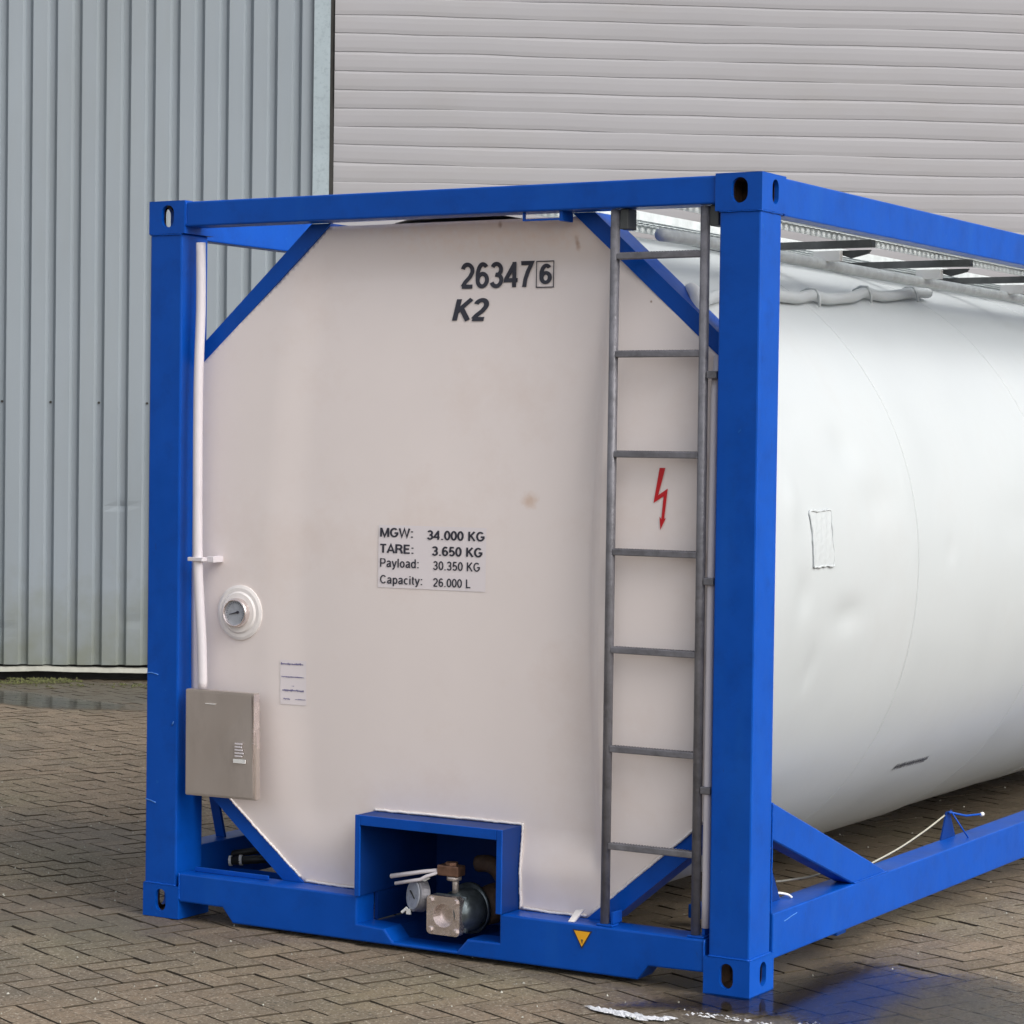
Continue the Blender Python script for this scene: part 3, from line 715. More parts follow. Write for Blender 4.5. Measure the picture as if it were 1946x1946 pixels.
# plain grotesque stroke alphabet: width, strokes (centre lines, cap height 1)
GLY = {
 '0': (0.52, [arc(.26, .5, .20, .44, 90, 450, 28)]),
 '2': (0.54, [arc(.26, .70, .20, .24, 165, -25, 14) + [(.36, .44), (.18, .24), (.08, .06)], [(.05, .06), (.49, .06)]]),
 '3': (0.53, [arc(.25, .72, .18, .22, 155, -80, 14) + [(.20, .52)], arc(.25, .29, .20, .235, 88, -160, 16)]),
 '4': (0.55, [[(.39, 0), (.39, 1), ], [(.39, .93), (.05, .34), (.04, .28), (.52, .28)]]),
 '5': (0.53, [[(.45, .94), (.15, .94), (.10, .50)] + arc(.26, .32, .20, .26, 140, -150, 16)]),
 '6': (0.53, [arc(.27, .31, .19, .25, 0, 360, 24), arc(.29, .48, .22, .46, 50, 190, 14) + [(.08, .30)]]),
 '7': (0.52, [[(.04, .94), (.47, .94), (.30, .60), (.21, .30), (.18, 0)]]),
 'K': (0.64, [[(.09, 0), (.09, 1)], [(.56, 1), (.10, .40)], [(.24, .58), (.59, 0)]]),
 'M': (0.80, [[(.08, 0), (.08, 1)], [(.72, 0), (.72, 1)], [(.10, .97), (.40, .05), (.70, .97)]]),
 'G': (0.74, [arc(.37, .5, .29, .44, 45, 330, 24) + [(.65, .30), (.65, .46), (.40, .46)]]),
 'W': (0.92, [[(.03, 1), (.24, .05), (.46, .95), (.68, .05), (.89, 1)]]),
 'T': (0.60, [[(.02, .94), (.58, .94)], [(.30, 0), (.30, .90)]]),
 'A': (0.66, [[(.03, 0), (.33, .97), (.63, 0)], [(.16, .30), (.50, .30)]]),
 'R': (0.68, [[(.09, 0), (.09, .94), (.38, .94)] + arc(.38, .72, .18, .22, 85, -90, 10) + [(.12, .50)], [(.38, .48), (.50, .36), (.62, 0)]]),
 'E': (0.60, [[(.54, .94), (.09, .94), (.09, .06), (.56, .06)], [(.12, .52), (.50, .52)]]),
 'P': (0.62, [[(.09, 0), (.09, .94), (.38, .94)] + arc(.36, .69, .19, .25, 85, -90, 10) + [(.12, .44)]]),
 'C': (0.68, [arc(.36, .5, .28, .44, 40, 320, 24)]),
 'L': (0.54, [[(.09, 1), (.09, .06), (.52, .06)]]),
 'a': (0.52, [arc(.25, .55, .16, .14, 160, 0, 8) + [(.41, .10), (.45, 0)], [(.40, .42), (.22, .36)] + arc(.20, .20, .12, .15, 110, 290, 10) + [(.40, .20)]]),
 'y': (0.48, [[(.03, .72), (.24, .04)], [(.45, .72), (.22, -.08), (.14, -.20), (.05, -.19)]]),
 'l': (0.20, [[(.10, 0), (.10, 1)]]), 'i': (0.20, [[(.10, 0), (.10, .72)], [(.10, .86), (.10, .99)]]),
 'o': (0.52, [arc(.26, .36, .19, .31, 90, 450, 24)]),
 'd': (0.52, [[(.43, 0), (.43, 1)], arc(.24, .36, .18, .31, 30, 330, 20)]),
 'p': (0.52, [[(.09, -.27), (.09, .72)], arc(.28, .36, .18, .31, -150, 150, 20)]),
 'c': (0.48, [arc(.26, .36, .19, .31, 50, 310, 20)]),
 't': (0.28, [[(.13, .92), (.13, .14), (.18, .05), (.26, .05)], [(.02, .68), (.26, .68)]]),
 ':': (0.26, [[(.13, 0), (.13, .13)], [(.13, .58), (.13, .71)]]), '.': (0.24, [[(.12, 0), (.12, .12)]]), ' ': (0.28, []),
}
def lettering(s, x0, x1, z0, z1, m, parent, bold=0.13, shear=0.0, name='lettering', surf=panel_y, spacing=0.07, off=0.003):
    """ribbons along each stroke, laid on the surface, fitted between x0..x1; z0..z1 is the cap height"""
    tot = sum(GLY[c][0]+spacing for c in s)-spacing; H = z1-z0; sx = (x1-x0)/tot
    bm = bmesh.new(); X = 0; layer = 0
    for c in s:
        w_, strokes = GLY[c]
        for st_ in strokes:
            P = [Vector((p[0]+X, p[1])) for p in st_]; hw = bold/2; layer += 1
            closed = (P[0]-P[-1]).length < 1e-4; n = len(P); L_, R_ = [], []
            for i, p in enumerate(P):
                if closed: a, b = P[(i-1) % (n-1)], P[(i+1) % (n-1)] if i < n-1 else P[1]
                else: a, b = P[max(i-1, 0)], P[min(i+1, n-1)]
                d1 = (p-a) if (p-a).length > 1e-6 else (b-p); d2 = (b-p) if (b-p).length > 1e-6 else (p-a)
                d1, d2 = d1.normalized(), d2.normalized(); t = (d1+d2)
                t = t.normalized() if t.length > 1e-3 else d1
                nn = Vector((-t.y, t.x)); k = hw/max(0.45, nn.dot(Vector((-d1.y, d1.x))))
                L_.append(p+nn*k); R_.append(p-nn*k)
            def V(q):
                x = x0 + (q.x + shear*q.y)*sx; z = z0 + q.y*H
                return bm.verts.new((x, surf(x, z)-off-0.00012*(layer % 3), z))
            Lv, Rv = [V(q) for q in L_], [V(q) for q in R_]
            for i in range(n-1):
                bm.faces.new((Rv[i], Rv[i+1], Lv[i+1], Lv[i]))
        X += w_+spacing
    return obj(name, bm, m, parent)
def sticker(x0, x1, z0, z1, parent, off=0.0015, m=None, name='sticker', surf=panel_y):
    bm = bmesh.new(); n = 6
    g = [[bm.verts.new((x0+(x1-x0)*i/n, surf(x0+(x1-x0)*i/n, z0+(z1-z0)*j/n)-off, z0+(z1-z0)*j/n)) for j in range(n+1)] for i in range(n+1)]
    for i in range(n):
        for j in range(n): bm.faces.new((g[i][j], g[i+1][j], g[i+1][j+1], g[i][j+1]))
    return obj(name, bm, m or M['sticker'], parent)
I = M['ink']
lettering('26347', 1.254, 1.532, 2.260, 2.345, I, pan, 0.165, name='number_lettering')
lettering('6', 1.558, 1.602, 2.270, 2.334, I, pan, 0.19, name='number_lettering')
bm = bmesh.new()
bx0, bx1, bz0, bz1, t_ = 1.545, 1.614, 2.256, 2.346, 0.0035
for (a, b, c, d) in ((bx0, bx1, bz0, bz0+t_), (bx0, bx1, bz1-t_, bz1), (bx0, bx0+t_, bz0+t_, bz1-t_), (bx1-t_, bx1, bz0+t_, bz1-t_)):
    ym = panel_y((a+b)/2, (c+d)/2)-0.004
    bm.faces.new([bm.verts.new((x, panel_y(x, z)-0.004, z)) for x, z in ((a, c), (b, c), (b, d), (a, d))])
obj('number_frame', bm, I, pan)
lettering('K2', 1.228, 1.356, 2.150, 2.223, I, pan, 0.19, 0.15, name='code_lettering')
sticker(0.965, 1.392, 1.232, 1.448, pan)
lettering('MGW:', 0.972, 1.107, 1.407, 1.438, I, pan, 0.18, name='weight_lettering')
lettering('34.000 KG', 1.162, 1.386, 1.403, 1.434, I, pan, 0.18, name='weight_lettering')
lettering('TARE:', 0.972, 1.110, 1.352, 1.382, I, pan, 0.18, name='weight_lettering')
lettering('3.650 KG', 1.182, 1.379, 1.349, 1.380, I, pan, 0.18, name='weight_lettering')
lettering('Payload:', 0.973, 1.132, 1.303, 1.333, I, pan, 0.145, name='weight_lettering')
lettering('30.350 KG', 1.187, 1.371, 1.300, 1.330, I, pan, 0.145, name='weight_lettering')
lettering('Capacity:', 0.974, 1.147, 1.246, 1.275, I, pan, 0.145, name='weight_lettering')
lettering('26.000 L', 1.188, 1.335, 1.243, 1.272, I, pan, 0.145, name='weight_lettering')
# small faded data sticker: unreadable strokes
st = sticker(0.552, 0.662, 0.800, 0.958, pan, name='data_sticker')
rnd = random.Random(5)
def scribble(x0, x1, z0, z1):
    bm = bmesh.new(); x = x0; zm = (z0+z1)/2; tooth = []
    n = int((x1-x0)/0.0028)
    for i in range(n+1):
        xx = x0+(x1-x0)*i/n; hh = (z1-z0)/2*(1.0 if i % 2 else 0.25)*rnd.uniform(0.6, 1.2)
        tooth.append((xx, zm-hh*rnd.uniform(.4, 1), zm+hh*rnd.uniform(.2, 1)))
    cols = [[bm.verts.new((x, panel_y(x, z)-0.003, z)) for z in (a, b)] for x, a, b in tooth]
    for p, q in zip(cols, cols[1:]): bm.faces.new((p[0], q[0], q[1], p[1]))
    obj('small_print', bm, M['inkblue'], st)
for q in ((0.556, 0.650, 0.939, 0.950), (0.558, 0.653, 0.895, 0.902), (0.600, 0.612, 0.864, 0.869), (0.562, 0.652, 0.845, 0.857), (0.566, 0.594, 0.816, 0.824), (0.616, 0.660, 0.817, 0.823)): scribble(*q)
# red lightning arrow
bolt = [(2.062, 1.662), (2.079, 1.662), (2.060, 1.580), (2.090, 1.604), (2.0735, 1.497), (2.081, 1.507), (2.069, 1.469), (2.0625, 1.507), (2.0685, 1.498),
        (2.0740, 1.581), (2.043, 1.556)]
bolt = [(2.0585, 1.662), (2.079, 1.662), (2.0565, 1.574), (2.0895, 1.596), (2.0795, 1.498), (2.0855, 1.501), (2.0665, 1.462), (2.0625, 1.505), (2.0690, 1.497), (2.0755, 1.571), (2.0400, 1.548)]
bm = bmesh.new(); vs = [bm.verts.new((x-0.004, panel_y(x, z)-0.0035, z)) for x, z in bolt]
bmesh.ops.triangle_fill(bm, use_beauty=True, edges=[bm.edges.new((vs[i], vs[(i+1) % len(vs)])) for i in range(len(vs))])
obj('lightning_arrow', bm, M['red'], pan)
# yellow triangle on the bottom rail
wt = None
bm = bmesh.new(); bm.faces.new([bm.verts.new(p) for p in ((1.797, 0.0025, 0.150), (1.833, 0.0025, 0.088), (1.871, 0.0025, 0.150))])
wt = obj('warning_triangle', bm, I, tc)
bm = bmesh.new(); bm.faces.new([bm.verts.new(p) for p in ((1.804, 0.0010, 0.1465), (1.833, 0.0010, 0.096), (1.864, 0.0010, 0.1465))])
obj('triangle_face', bm, M['yellow'], wt)
bm = bmesh.new(); bm.faces.new([bm.verts.new(p) for p in ((1.8305, -0.0002, 0.120), (1.8355, -0.0002, 0.104), (1.8375, -0.0002, 0.120))]); obj('triangle_mark', bm, I, wt)
# faint code on the flank of the shell
bm = bmesh.new(); y = 1.90
while y < 2.24:                      # illegible small print, slightly slanted
    w_ = rnd.uniform(0.012, 0.022)
    for a, b, c, d in ((0, 0.006, 0, 1), (0, w_, 0.42, 0.62), (w_-0.005, w_, rnd.uniform(0, 0.4), rnd.uniform(0.6, 1))):
        dg0 = -40.6+0.3*0; hgt = 1.5
        bm.faces.new([bm.verts.new(on_shell(yy + 0.012*tt, dg0+hgt*tt, 0.002)) for yy, tt in ((y+a, c), (y+b, c), (y+b, d), (y+a, d))])
    y += w_+0.006
obj('flank_lettering', bm, M['ink'], shell)

# ---------------- ladder
lad = bpy.data.objects.new('ladder', None); COL.objects.link(lad); lad.parent = tc; lad.location = (2.06, 0.03, 0.17)
def lp_(p): return Vector(p) - Vector(lad.location)
LX = ((1.902, 1.900), (2.226, 2.230))
for i, (xt, xb) in enumerate(LX):
    bm = bmesh.new(); tube(bm, [lp_((xb, 0.034, 0.176)), lp_((xt, 0.034, 2.494))], 0.0155, 16); obj('ladder_rail', bm, M['galv'], lad, True)
for z in (2.343, 2.027, 1.704, 1.387, 1.069, 0.747, 0.430):
    t = (z-0.18)/2.31; xl = 1.900+0.002*t; xr = 2.230-0.004*t
    bm = bmesh.new(); box(bm, lp_((xl+0.011, 0.022, z-0.0105)), lp_((xr-0.011, 0.046, z+0.0105)), 0.003)
    for q in range(28):      # serrated tread
        xx = xl+0.025+(xr-xl-0.05)*q/27; box(bm, lp_((xx-0.002, 0.024, z+0.0105)), lp_((xx+0.002, 0.044, z+0.0125)))
    obj('rung', bm, M['galv'], lad)
for xb in (1.900, 2.230):
    mkbox('ladder_foot', lp_((xb-0.022, 0.014, 0.1685)), lp_((xb+0.038, 0.062, 0.1755)), B, lad, 0.002)
    mkbox('ladder_foot', lp_((xb+0.024, 0.03, 0.176)), lp_((xb+0.034, 0.09, 0.215)), B, lad, 0.002)
for xb in (1.902, 2.226):
    mkbox('ladder_clamp', lp_((xb+0.018, 0.03, 2.430)), lp_((xb+0.048, 0.09, 2.496)), M['darkmetal'], lad, 0.003)

# ---------------- valve box in the middle of the bottom rail
vb = bpy.data.objects.new('valve_box', None); COL.objects.link(vb); vb.parent = tc; vb.location = (1.235, 0.0, 0.02)
vo = Vector(vb.location)
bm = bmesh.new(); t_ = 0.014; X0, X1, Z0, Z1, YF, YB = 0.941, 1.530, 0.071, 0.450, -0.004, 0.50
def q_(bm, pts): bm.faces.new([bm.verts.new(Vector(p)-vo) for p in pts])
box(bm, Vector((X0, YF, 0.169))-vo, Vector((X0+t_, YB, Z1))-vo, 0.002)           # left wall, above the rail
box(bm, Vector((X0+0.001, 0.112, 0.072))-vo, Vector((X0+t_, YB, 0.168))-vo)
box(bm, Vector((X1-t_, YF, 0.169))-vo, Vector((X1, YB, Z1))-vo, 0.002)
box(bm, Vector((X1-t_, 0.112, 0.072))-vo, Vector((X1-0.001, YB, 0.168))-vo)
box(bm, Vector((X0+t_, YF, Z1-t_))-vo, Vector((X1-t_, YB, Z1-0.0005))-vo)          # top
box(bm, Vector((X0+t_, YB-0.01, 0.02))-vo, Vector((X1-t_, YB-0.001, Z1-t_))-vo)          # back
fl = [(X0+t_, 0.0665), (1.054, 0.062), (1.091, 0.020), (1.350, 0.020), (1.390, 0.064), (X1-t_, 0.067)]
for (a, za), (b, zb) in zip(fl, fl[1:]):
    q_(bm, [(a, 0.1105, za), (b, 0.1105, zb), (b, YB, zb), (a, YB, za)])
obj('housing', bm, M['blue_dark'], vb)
bm = bmesh.new()     # rolled front rim
box(bm, Vector((X0-0.001, -0.012, 0.1695))-vo, Vector((X0+0.020, -0.0045, Z1+0.001))-vo, 0.002)
box(bm, Vector((X1-0.020, -0.012, 0.1695))-vo, Vector((X1+0.001, -0.0045, Z1+0.001))-vo, 0.002)
box(bm, Vector((X0+0.0205, -0.012, Z1-0.034))-vo, Vector((X1-0.0205, -0.0045, Z1+0.001))-vo, 0.002)
obj('rim', bm, B, vb)
# discharge valve
def vpart(name, fn, m, smooth=False):
    bm = bmesh.new(); fn(bm); bmesh.ops.translate(bm, verts=bm.verts[:], vec=-vo); return obj(name, bm, m, vb, smooth)
def flange(bm):     # square flange plate with round bore and corner bolts
    c = Vector((1.282, 0.022, 0.133)); s = 0.066
    bev = 0.016; oc = []
    for sx, sz in ((1, 1), (-1, 1), (-1, -1), (1, -1)):
        for k in range(5):
            a0 = {(1, 1): 0, (-1, 1): 90, (-1, -1): 180, (1, -1): 270}[(sx, sz)] + 90*k/4
            oc.append((c.x+sx*(s-bev)+bev*math.cos(R(a0)), c.z+sz*(s-bev)+bev*math.sin(R(a0))))
    ic = [(c.x+0.040*math.cos(2*math.pi*k/28), c.z+0.040*math.sin(2*math.pi*k/28)) for k in range(28)]
    V1 = [bm.verts.new((x, c.y, z)) for x, z in oc]; V2 = [bm.verts.new((x, c.y, z)) for x, z in ic]
    es = [bm.edges.new((V[i], V[(i+1) % len(V)])) for V in (V1, V2) for i in range(len(V))]
    bmesh.ops.triangle_fill(bm, use_beauty=True, edges=es)
    for V, dy in ((V1, 0.03), (V2, 0.11)):
        V3 = [bm.verts.new(q.co+Vector((0, dy, 0))) for q in V]
        for i in range(len(V)): bm.faces.new((V[i], V[(i+1) % len(V)], V3[(i+1) % len(V)], V3[i]))
        if V is V1: bm.faces.new(V3)
    for sx in (-1, 1):
        for sz in (-1, 1): tube(bm, [(c.x+sx*0.050, 0.013, c.z+sz*0.050), (c.x+sx*0.050, 0.0219, c.z+sz*0.050)], 0.010, 6)
vpart('flange', flange, M['chrome'])
def plates(bm):
    box(bm, (1.224, 0.0565, 0.074), (1.352, 0.074, 0.200), 0.006)
vpart('flange', plates, M['bluegrey'])
vpart('outlet_pipe', lambda bm: tube(bm, [(1.335, 0.175, 0.14), (1.35, 0.24, 0.15), (1.37, 0.32, 0.16), (1.38, 0.49, 0.17)], [0.062, 0.068, 0.066, 0.066], 24), M['rusty'], True)
vpart('valve_body', lambda bm: (tube(bm, [(1.292, 0.075, 0.137), (1.300, 0.08, 0.138), (1.312, 0.13, 0.142), (1.330, 0.165, 0.140)], [0.066, 0.074, 0.076, 0.070], 28), tube(bm, [(1.306, 0.150, 0.142), (1.309, 0.165, 0.142)], 0.088, 28),
                                None), M['bluegrey'], True)
vpart('pipe_elbow', lambda bm: tube(bm, smooth_path([(1.27, 0.27, 0.275), (1.32, 0.26, 0.280), (1.37, 0.25, 0.255), (1.405, 0.24, 0.20), (1.42, 0.23, 0.12)], 4), 0.030, 14), M['rusty'], True)
vpart('stem', lambda bm: (tube(bm, [(1.298, 0.075, 0.205), (1.298, 0.075, 0.262)], 0.012, 14), tube(bm, [(1.295, 0.07, 0.250), (1.295, 0.07, 0.262)], 0.026, 14)), M['steel'], True)
vpart('handle_hub', lambda bm: (box(bm, (1.240, 0.045, 0.264), (1.325, 0.095, 0.300), 0.004), tube(bm, [(1.285, 0.07, 0.3005), (1.285, 0.07, 0.310)], 0.022, 6)), M['brown'])
vpart('handle', lambda bm: tube(bm, [(1.239, 0.055, 0.280), (1.19, 0.04, 0.272), (1.070, 0.02, 0.247)], [0.006, 0.007, 0.008], 10), M['pipew'], True)
vpart('handle', lambda bm: tube(bm, [(1.240, 0.050, 0.272), (1.205, 0.035, 0.258), (1.185, 0.03, 0.246), (1.088, 0.02, 0.224)], [0.005, 0.006, 0.006, 0.006], 10), M['pipew'], True)
gc = Vector((1.153, 0.045, 0.187)); gn = Vector((-0.20, -0.93, 0.10)).normalized()
gn = Vector((-0.50, -0.84, 0.12)).normalized()
vpart('cap', lambda bm: (tube(bm, [gc+gn*0.002, gc-gn*0.030], [0.055, 0.057], 32), tube(bm, [gc+gn*0.0021, gc+gn*0.006], [0.057, 0.054], 32)), M['galv'], False)
vpart('cap_plate', lambda bm: tube(bm, [gc+gn*0.0065, gc+gn*0.009], [0.050, 0.048], 32), M['dial'])
vpart('cap_lug', lambda bm: box(bm, gc+Vector((-0.030, -0.010, -0.068)), gc+Vector((-0.012, -0.003, -0.048)), 0.002), M['lugwhite'])
vpart('cap_pin', lambda bm: tube(bm, [gc+Vector((0.02, 0.01, 0.045)), gc+Vector((0.045, 0.02, 0.062))], 0.005, 8), M['lugwhite'])
vpart('cap_pin', lambda bm: tube(bm, [gc+Vector((-0.025, -0.01, -0.045)), gc+Vector((-0.045, -0.012, -0.062))], 0.005, 8), M['lugwhite'])
tv = gn.cross(Vector((0, 0, 1))).normalized()
vpart('cap_mark', lambda bm: tube(bm, [gc+gn*0.0105-tv*0.018-Vector((0, 0, 0.010)), gc+gn*0.0105+tv*0.016+Vector((0, 0, 0.012))], 0.0025, 6), M['black'])

# ---------------- stainless control box at the left post
cb = bpy.data.objects.new('control_box', None); COL.objects.link(cb); cb.parent = tc; cb.location = (0.35, 0.0, 0.456)
co = Vector(cb.location)
bm = bmesh.new()
F = [(0.192, -0.004, 0.456), (0.516, -0.012, 0.462), (0.497, -0.004, 0.838), (0.190, -0.004, 0.838)]
Bk = [(0.192, 0.030, 0.456), (0.508, 0.024, 0.462), (0.497, 0.030, 0.838), (0.190, 0.030, 0.838)]
vF = [bm.verts.new(Vector(p)-co) for p in F]; vB = [bm.verts.new(Vector(p)-co) for p in Bk]
bm.faces.new(vF); bm.faces.new(vB[::-1])
for i in range(4): bm.faces.new((vF[(i+1) % 4], vF[i], vB[i], vB[(i+1) % 4]))
bmesh.ops.recalc_face_normals(bm, faces=bm.faces[:])
bmesh.ops.bevel(bm, geom=bm.edges[:], offset=0.003, segments=2, affect='EDGES')
obj('cabinet', bm, M['steel'], cb)
bm = bmesh.new()
vs = [(0.200, -0.0075, 0.464), (0.506, -0.0155, 0.470), (0.489, -0.0075, 0.830), (0.198, -0.0075, 0.830)]
prism(bm, [Vector(p)-co for p in vs], (0, 0.0028, 0)); obj('cabinet_door', bm, M['steel'], cb)
bm = bmesh.new(); box(bm, Vector((0.4972, -0.012, 0.47))-co, Vector((0.503, 0.02, 0.835))-co); obj('door_edge', bm, M['chrome'], cb)
bm = bmesh.new(); box(bm, Vector((0.418, -0.0185, 0.590))-co, Vector((0.472, -0.0155, 0.604))-co); obj('plate_label', bm, M['lugwhite'], cb)
bm = bmesh.new()
for i in range(5): box(bm, Vector((0.424, -0.0180, 0.612+i*0.011))-co, Vector((0.424+0.04*rnd.uniform(.6, 1), -0.0150, 0.617+i*0.011))-co)
obj('plate_print', bm, M['pipew'], cb)
bm = bmesh.new(); box(bm, Vector((0.285, -0.0105, 0.790))-co, Vector((0.330, -0.0080, 0.7925))-co); obj('handle_slot', bm, M['lugwhite'], cb)

# ---------------- pipes, gauge
lpipe = mktube('drain_pipe', smooth_path([(0.205, 0.040, 2.44), (0.212, 0.035, 2.2), (0.216, 0.02, 1.92), (0.222, 0.015, 1.5), (0.228, 0.015, 1.25), (0.242, 0.02, 1.02), (0.245, 0.025, 0.842)], 5), 0.0175, M['pipew'], tc)
bm = bmesh.new(); box(bm, (0.196, -0.008, 1.298), (0.262, 0.036, 1.312), 0.002); box(bm, (0.262, 0.02, 1.294), (0.292, 0.085, 1.316), 0.002); obj('pipe_clamp', bm, M['pipew'], lpipe)
rp = mktube('overflow_pipe', [(2.2575, 0.075, 2.02), (2.258, 0.055, 1.9), (2.260, 0.045, 1.2), (2.262, 0.04, 0.30), (2.262, 0.04, 0.20)], 0.0135, M['pipew'], tc)
for z in (1.96, 1.305, 0.64):
    mkbox('pipe_clamp', (2.244, 0.020, z-0.012), (2.280, 0.075, z+0.012), M['galv'], rp, 0.003)
rf = mktube('hose_fitting', smooth_path([(2.08, 0.23, 2.245), (2.125, 0.18, 2.22), (2.150, 0.15, 2.16), (2.150, 0.14, 2.09)], 4), 0.024, M['lugwhite'], tc)
mktube('fitting_tip', [(2.150, 0.14, 2.088), (2.148, 0.135, 2.072)], 0.012, M['steel'], rf)
# dial thermometer
ga = bpy.data.objects.new('dial_gauge', None); COL.objects.link(ga); ga.parent = tc; gx, gz = 0.375, 1.117; gy = panel_y(gx, gz); ga.location = (gx, gy, gz)
def gpart(name, fn, m, smooth=False): bm = bmesh.new(); fn(bm); return obj(name, bm, m, ga, smooth)
gpart('mounting_disc', lambda bm: tube(bm, [(0, 0.01, 0), (0, -0.006, 0), (0, -0.010, 0)], [0.098, 0.098, 0.088], 48), M['seal'])
gpart('mounting_disc', lambda bm: tube(bm, [(0, -0.0105, 0), (0, -0.016, 0)], [0.076, 0.070], 48), M['seal'])
def lathe(bm, prof, seg=48):
    rg = [[bm.verts.new((r*math.cos(2*math.pi*k/seg), y, r*math.sin(2*math.pi*k/seg))) for k in range(seg)] for r, y in prof]
    for a, b in zip(rg, rg[1:]):
        for k in range(seg): bm.faces.new((a[k], a[(k+1) % seg], b[(k+1) % seg], b[k]))
gpart('bezel', lambda bm: lathe(bm, [(0.052, -0.0165), (0.052, -0.035), (0.050, -0.039), (0.047, -0.040), (0.0445, -0.038), (0.0445, -0.030)]), M['chrome'], False)
gpart('dial', lambda bm: tube(bm, [(0, -0.0165, 0), (0, -0.031, 0)], [0.045, 0.045], 40), M['dial'])
gpart('needle', lambda bm: (tube(bm, [(-0.026, -0.034, -0.006), (0.016, -0.034, 0.004)], [0.0012, 0.0028], 6), tube(bm, [(0.012, -0.0315, 0.003), (0.012, -0.036, 0.003)], 0.005, 12)), M['ink'])
def ticks(bm):
    for k in range(21):
        a = R(-40+260*k/20); r0, r1 = 0.034, 0.040
        tube(bm, [(r0*math.cos(a), -0.0318, r0*math.sin(a)), (r1*math.cos(a), -0.0318, r1*math.sin(a))], 0.0008, 4)
gpart('scale', ticks, M['ink'])

# ---------------- hose on the shoulder of the tank
hp = [(1.970, 0.80, 2.255), (1.966, 1.0, 2.262), (1.964, 1.179, 2.268), (1.959, 1.313, 2.270), (1.933, 1.503, 2.292), (1.943, 1.60, 2.284), (1.926, 1.77, 2.296), (1.905, 1.951, 2.313), (1.862, 2.164, 2.343), (1.868, 2.304, 2.337),
      (1.848, 2.5, 2.352), (1.797, 2.818, 2.384), (1.766, 3.096, 2.399)]
def lift(p, off):
    p = Vector(p); th = math.atan2((p.z-TZ)/TB, (p.x-XC)/TA); return Vector((XC+(TA+off)*math.cos(th), p.y, TZ+(TB+off)*math.sin(th)))
hose = mktube('shoulder_hose', smooth_path([(2.09, 0.25, 2.20), (2.02, 0.5, 2.235)] + [lift(p, 0.024) for p in hp], 5), 0.022, M['white'], tc)
for i in (4, 8, 11):
    p = lift(hp[i], 0.024); bm = bmesh.new(); c = Vector((XC, p.y, TZ)); n = (p-c).normalized(); tdir = Vector((-n.z, 0, n.x))
    tube(bm, [p - tdir*0.050 - n*0.018, p - tdir*0.028 + n*0.012, p + n*0.027, p + tdir*0.028 + n*0.012, p + tdir*0.045 - n*0.018], 0.006, 8)
    obj('hose_strap', bm, M['white'], hose, True)
# top flashing ridge (folded cover along the spine of the tank)
bm = bmesh.new()
tube(bm, smooth_path([(1.98, 0.20, 2.425), (1.96, 0.5, 2.43), (1.93, 1.2, 2.43), (1.90, 2.5, 2.43), (1.90, 5.6, 2.43)], 4), 0.022, 14); obj('spill_rail', bm, M['grate'], tc, True)

# ---------------- walkway on top
wk = bpy.data.objects.new('walkway', None); COL.objects.link(wk); wk.parent = tc; wk.location = (2.0, 3.0, 2.5); ko = Vector(wk.location)
def wkbox(name, a, b, m, bev=0.0, n=1): bm = bmesh.new(); box(bm, Vector(a)-ko, Vector(b)-ko, bev); return obj(name, bm, m, wk)
for y in (1.69, 2.73, 3.75, 4.78, 5.7):
    wkbox('crossbeam', (1.30, y-0.02, 2.492), (2.105, y+0.02, 2.520), M['darkmetal'], 0.002)
    wkbox('beam_foot', (1.88, y-0.05, 2.440), (1.99, y-0.022, 2.480), M['lugwhite'], 0.002)
    bm = bmesh.new(); prism(bm, [Vector(p)-ko for p in ((1.93, y-0.015, 2.482), (2.10, y-0.015, 2.482), (2.09, y-0.015, 2.468), (2.02, y-0.015, 2.452))], (0, 0.012, 0)); obj('beam_gusset', bm, M['darkmetal'], wk)
def plank(x0, x1, y0, y1, z):
    bm = bmesh.new(); nx = 5; cell = (x1-x0)/nx; ny = int((y1-y0)/cell)
    hr = cell*0.37
    for i in range(nx):
        for j in range(ny):
            cx, cy = x0+cell*(i+0.5), y0+cell*(j+0.5); h = cell/2
            sq = [(cx+h*a, cy+h*b) for a, b in ((1, 0), (1, 1), (0, 1), (-1, 1), (-1, 0), (-1, -1), (0, -1), (1, -1))]
            ci = [(cx+hr*math.cos(k*math.pi/4), cy+hr*math.sin(k*math.pi/4)) for k in range(8)]
            V = [bm.verts.new(Vector((x, y, z))-ko) for x, y in sq]; U = [bm.verts.new(Vector((x, y, z))-ko) for x, y in ci]
            Dn = [bm.verts.new(Vector((x, y, z-0.004))-ko) for x, y in ci]
            for k in range(8):
                bm.faces.new((V[k], V[(k+1) % 8], U[(k+1) % 8], U[k])); bm.faces.new((U[k], U[(k+1) % 8], Dn[(k+1) % 8], Dn[k]))
    bmesh.ops.remove_doubles(bm, verts=bm.verts[:], dist=1e-5)
    for a, b in ((x0-0.003, x0-0.0002), (x1+0.0002, x1+0.003)): box(bm, Vector((a, y0, z-0.030))-ko, Vector((b, y1, z+0.001))-ko)
    return obj('plank', bm, M['grate'], wk)
plank(1.42, 1.66, 0.14, 5.9, 2.552)
plank(1.96, 2.20, 0.14, 5.9, 2.552)

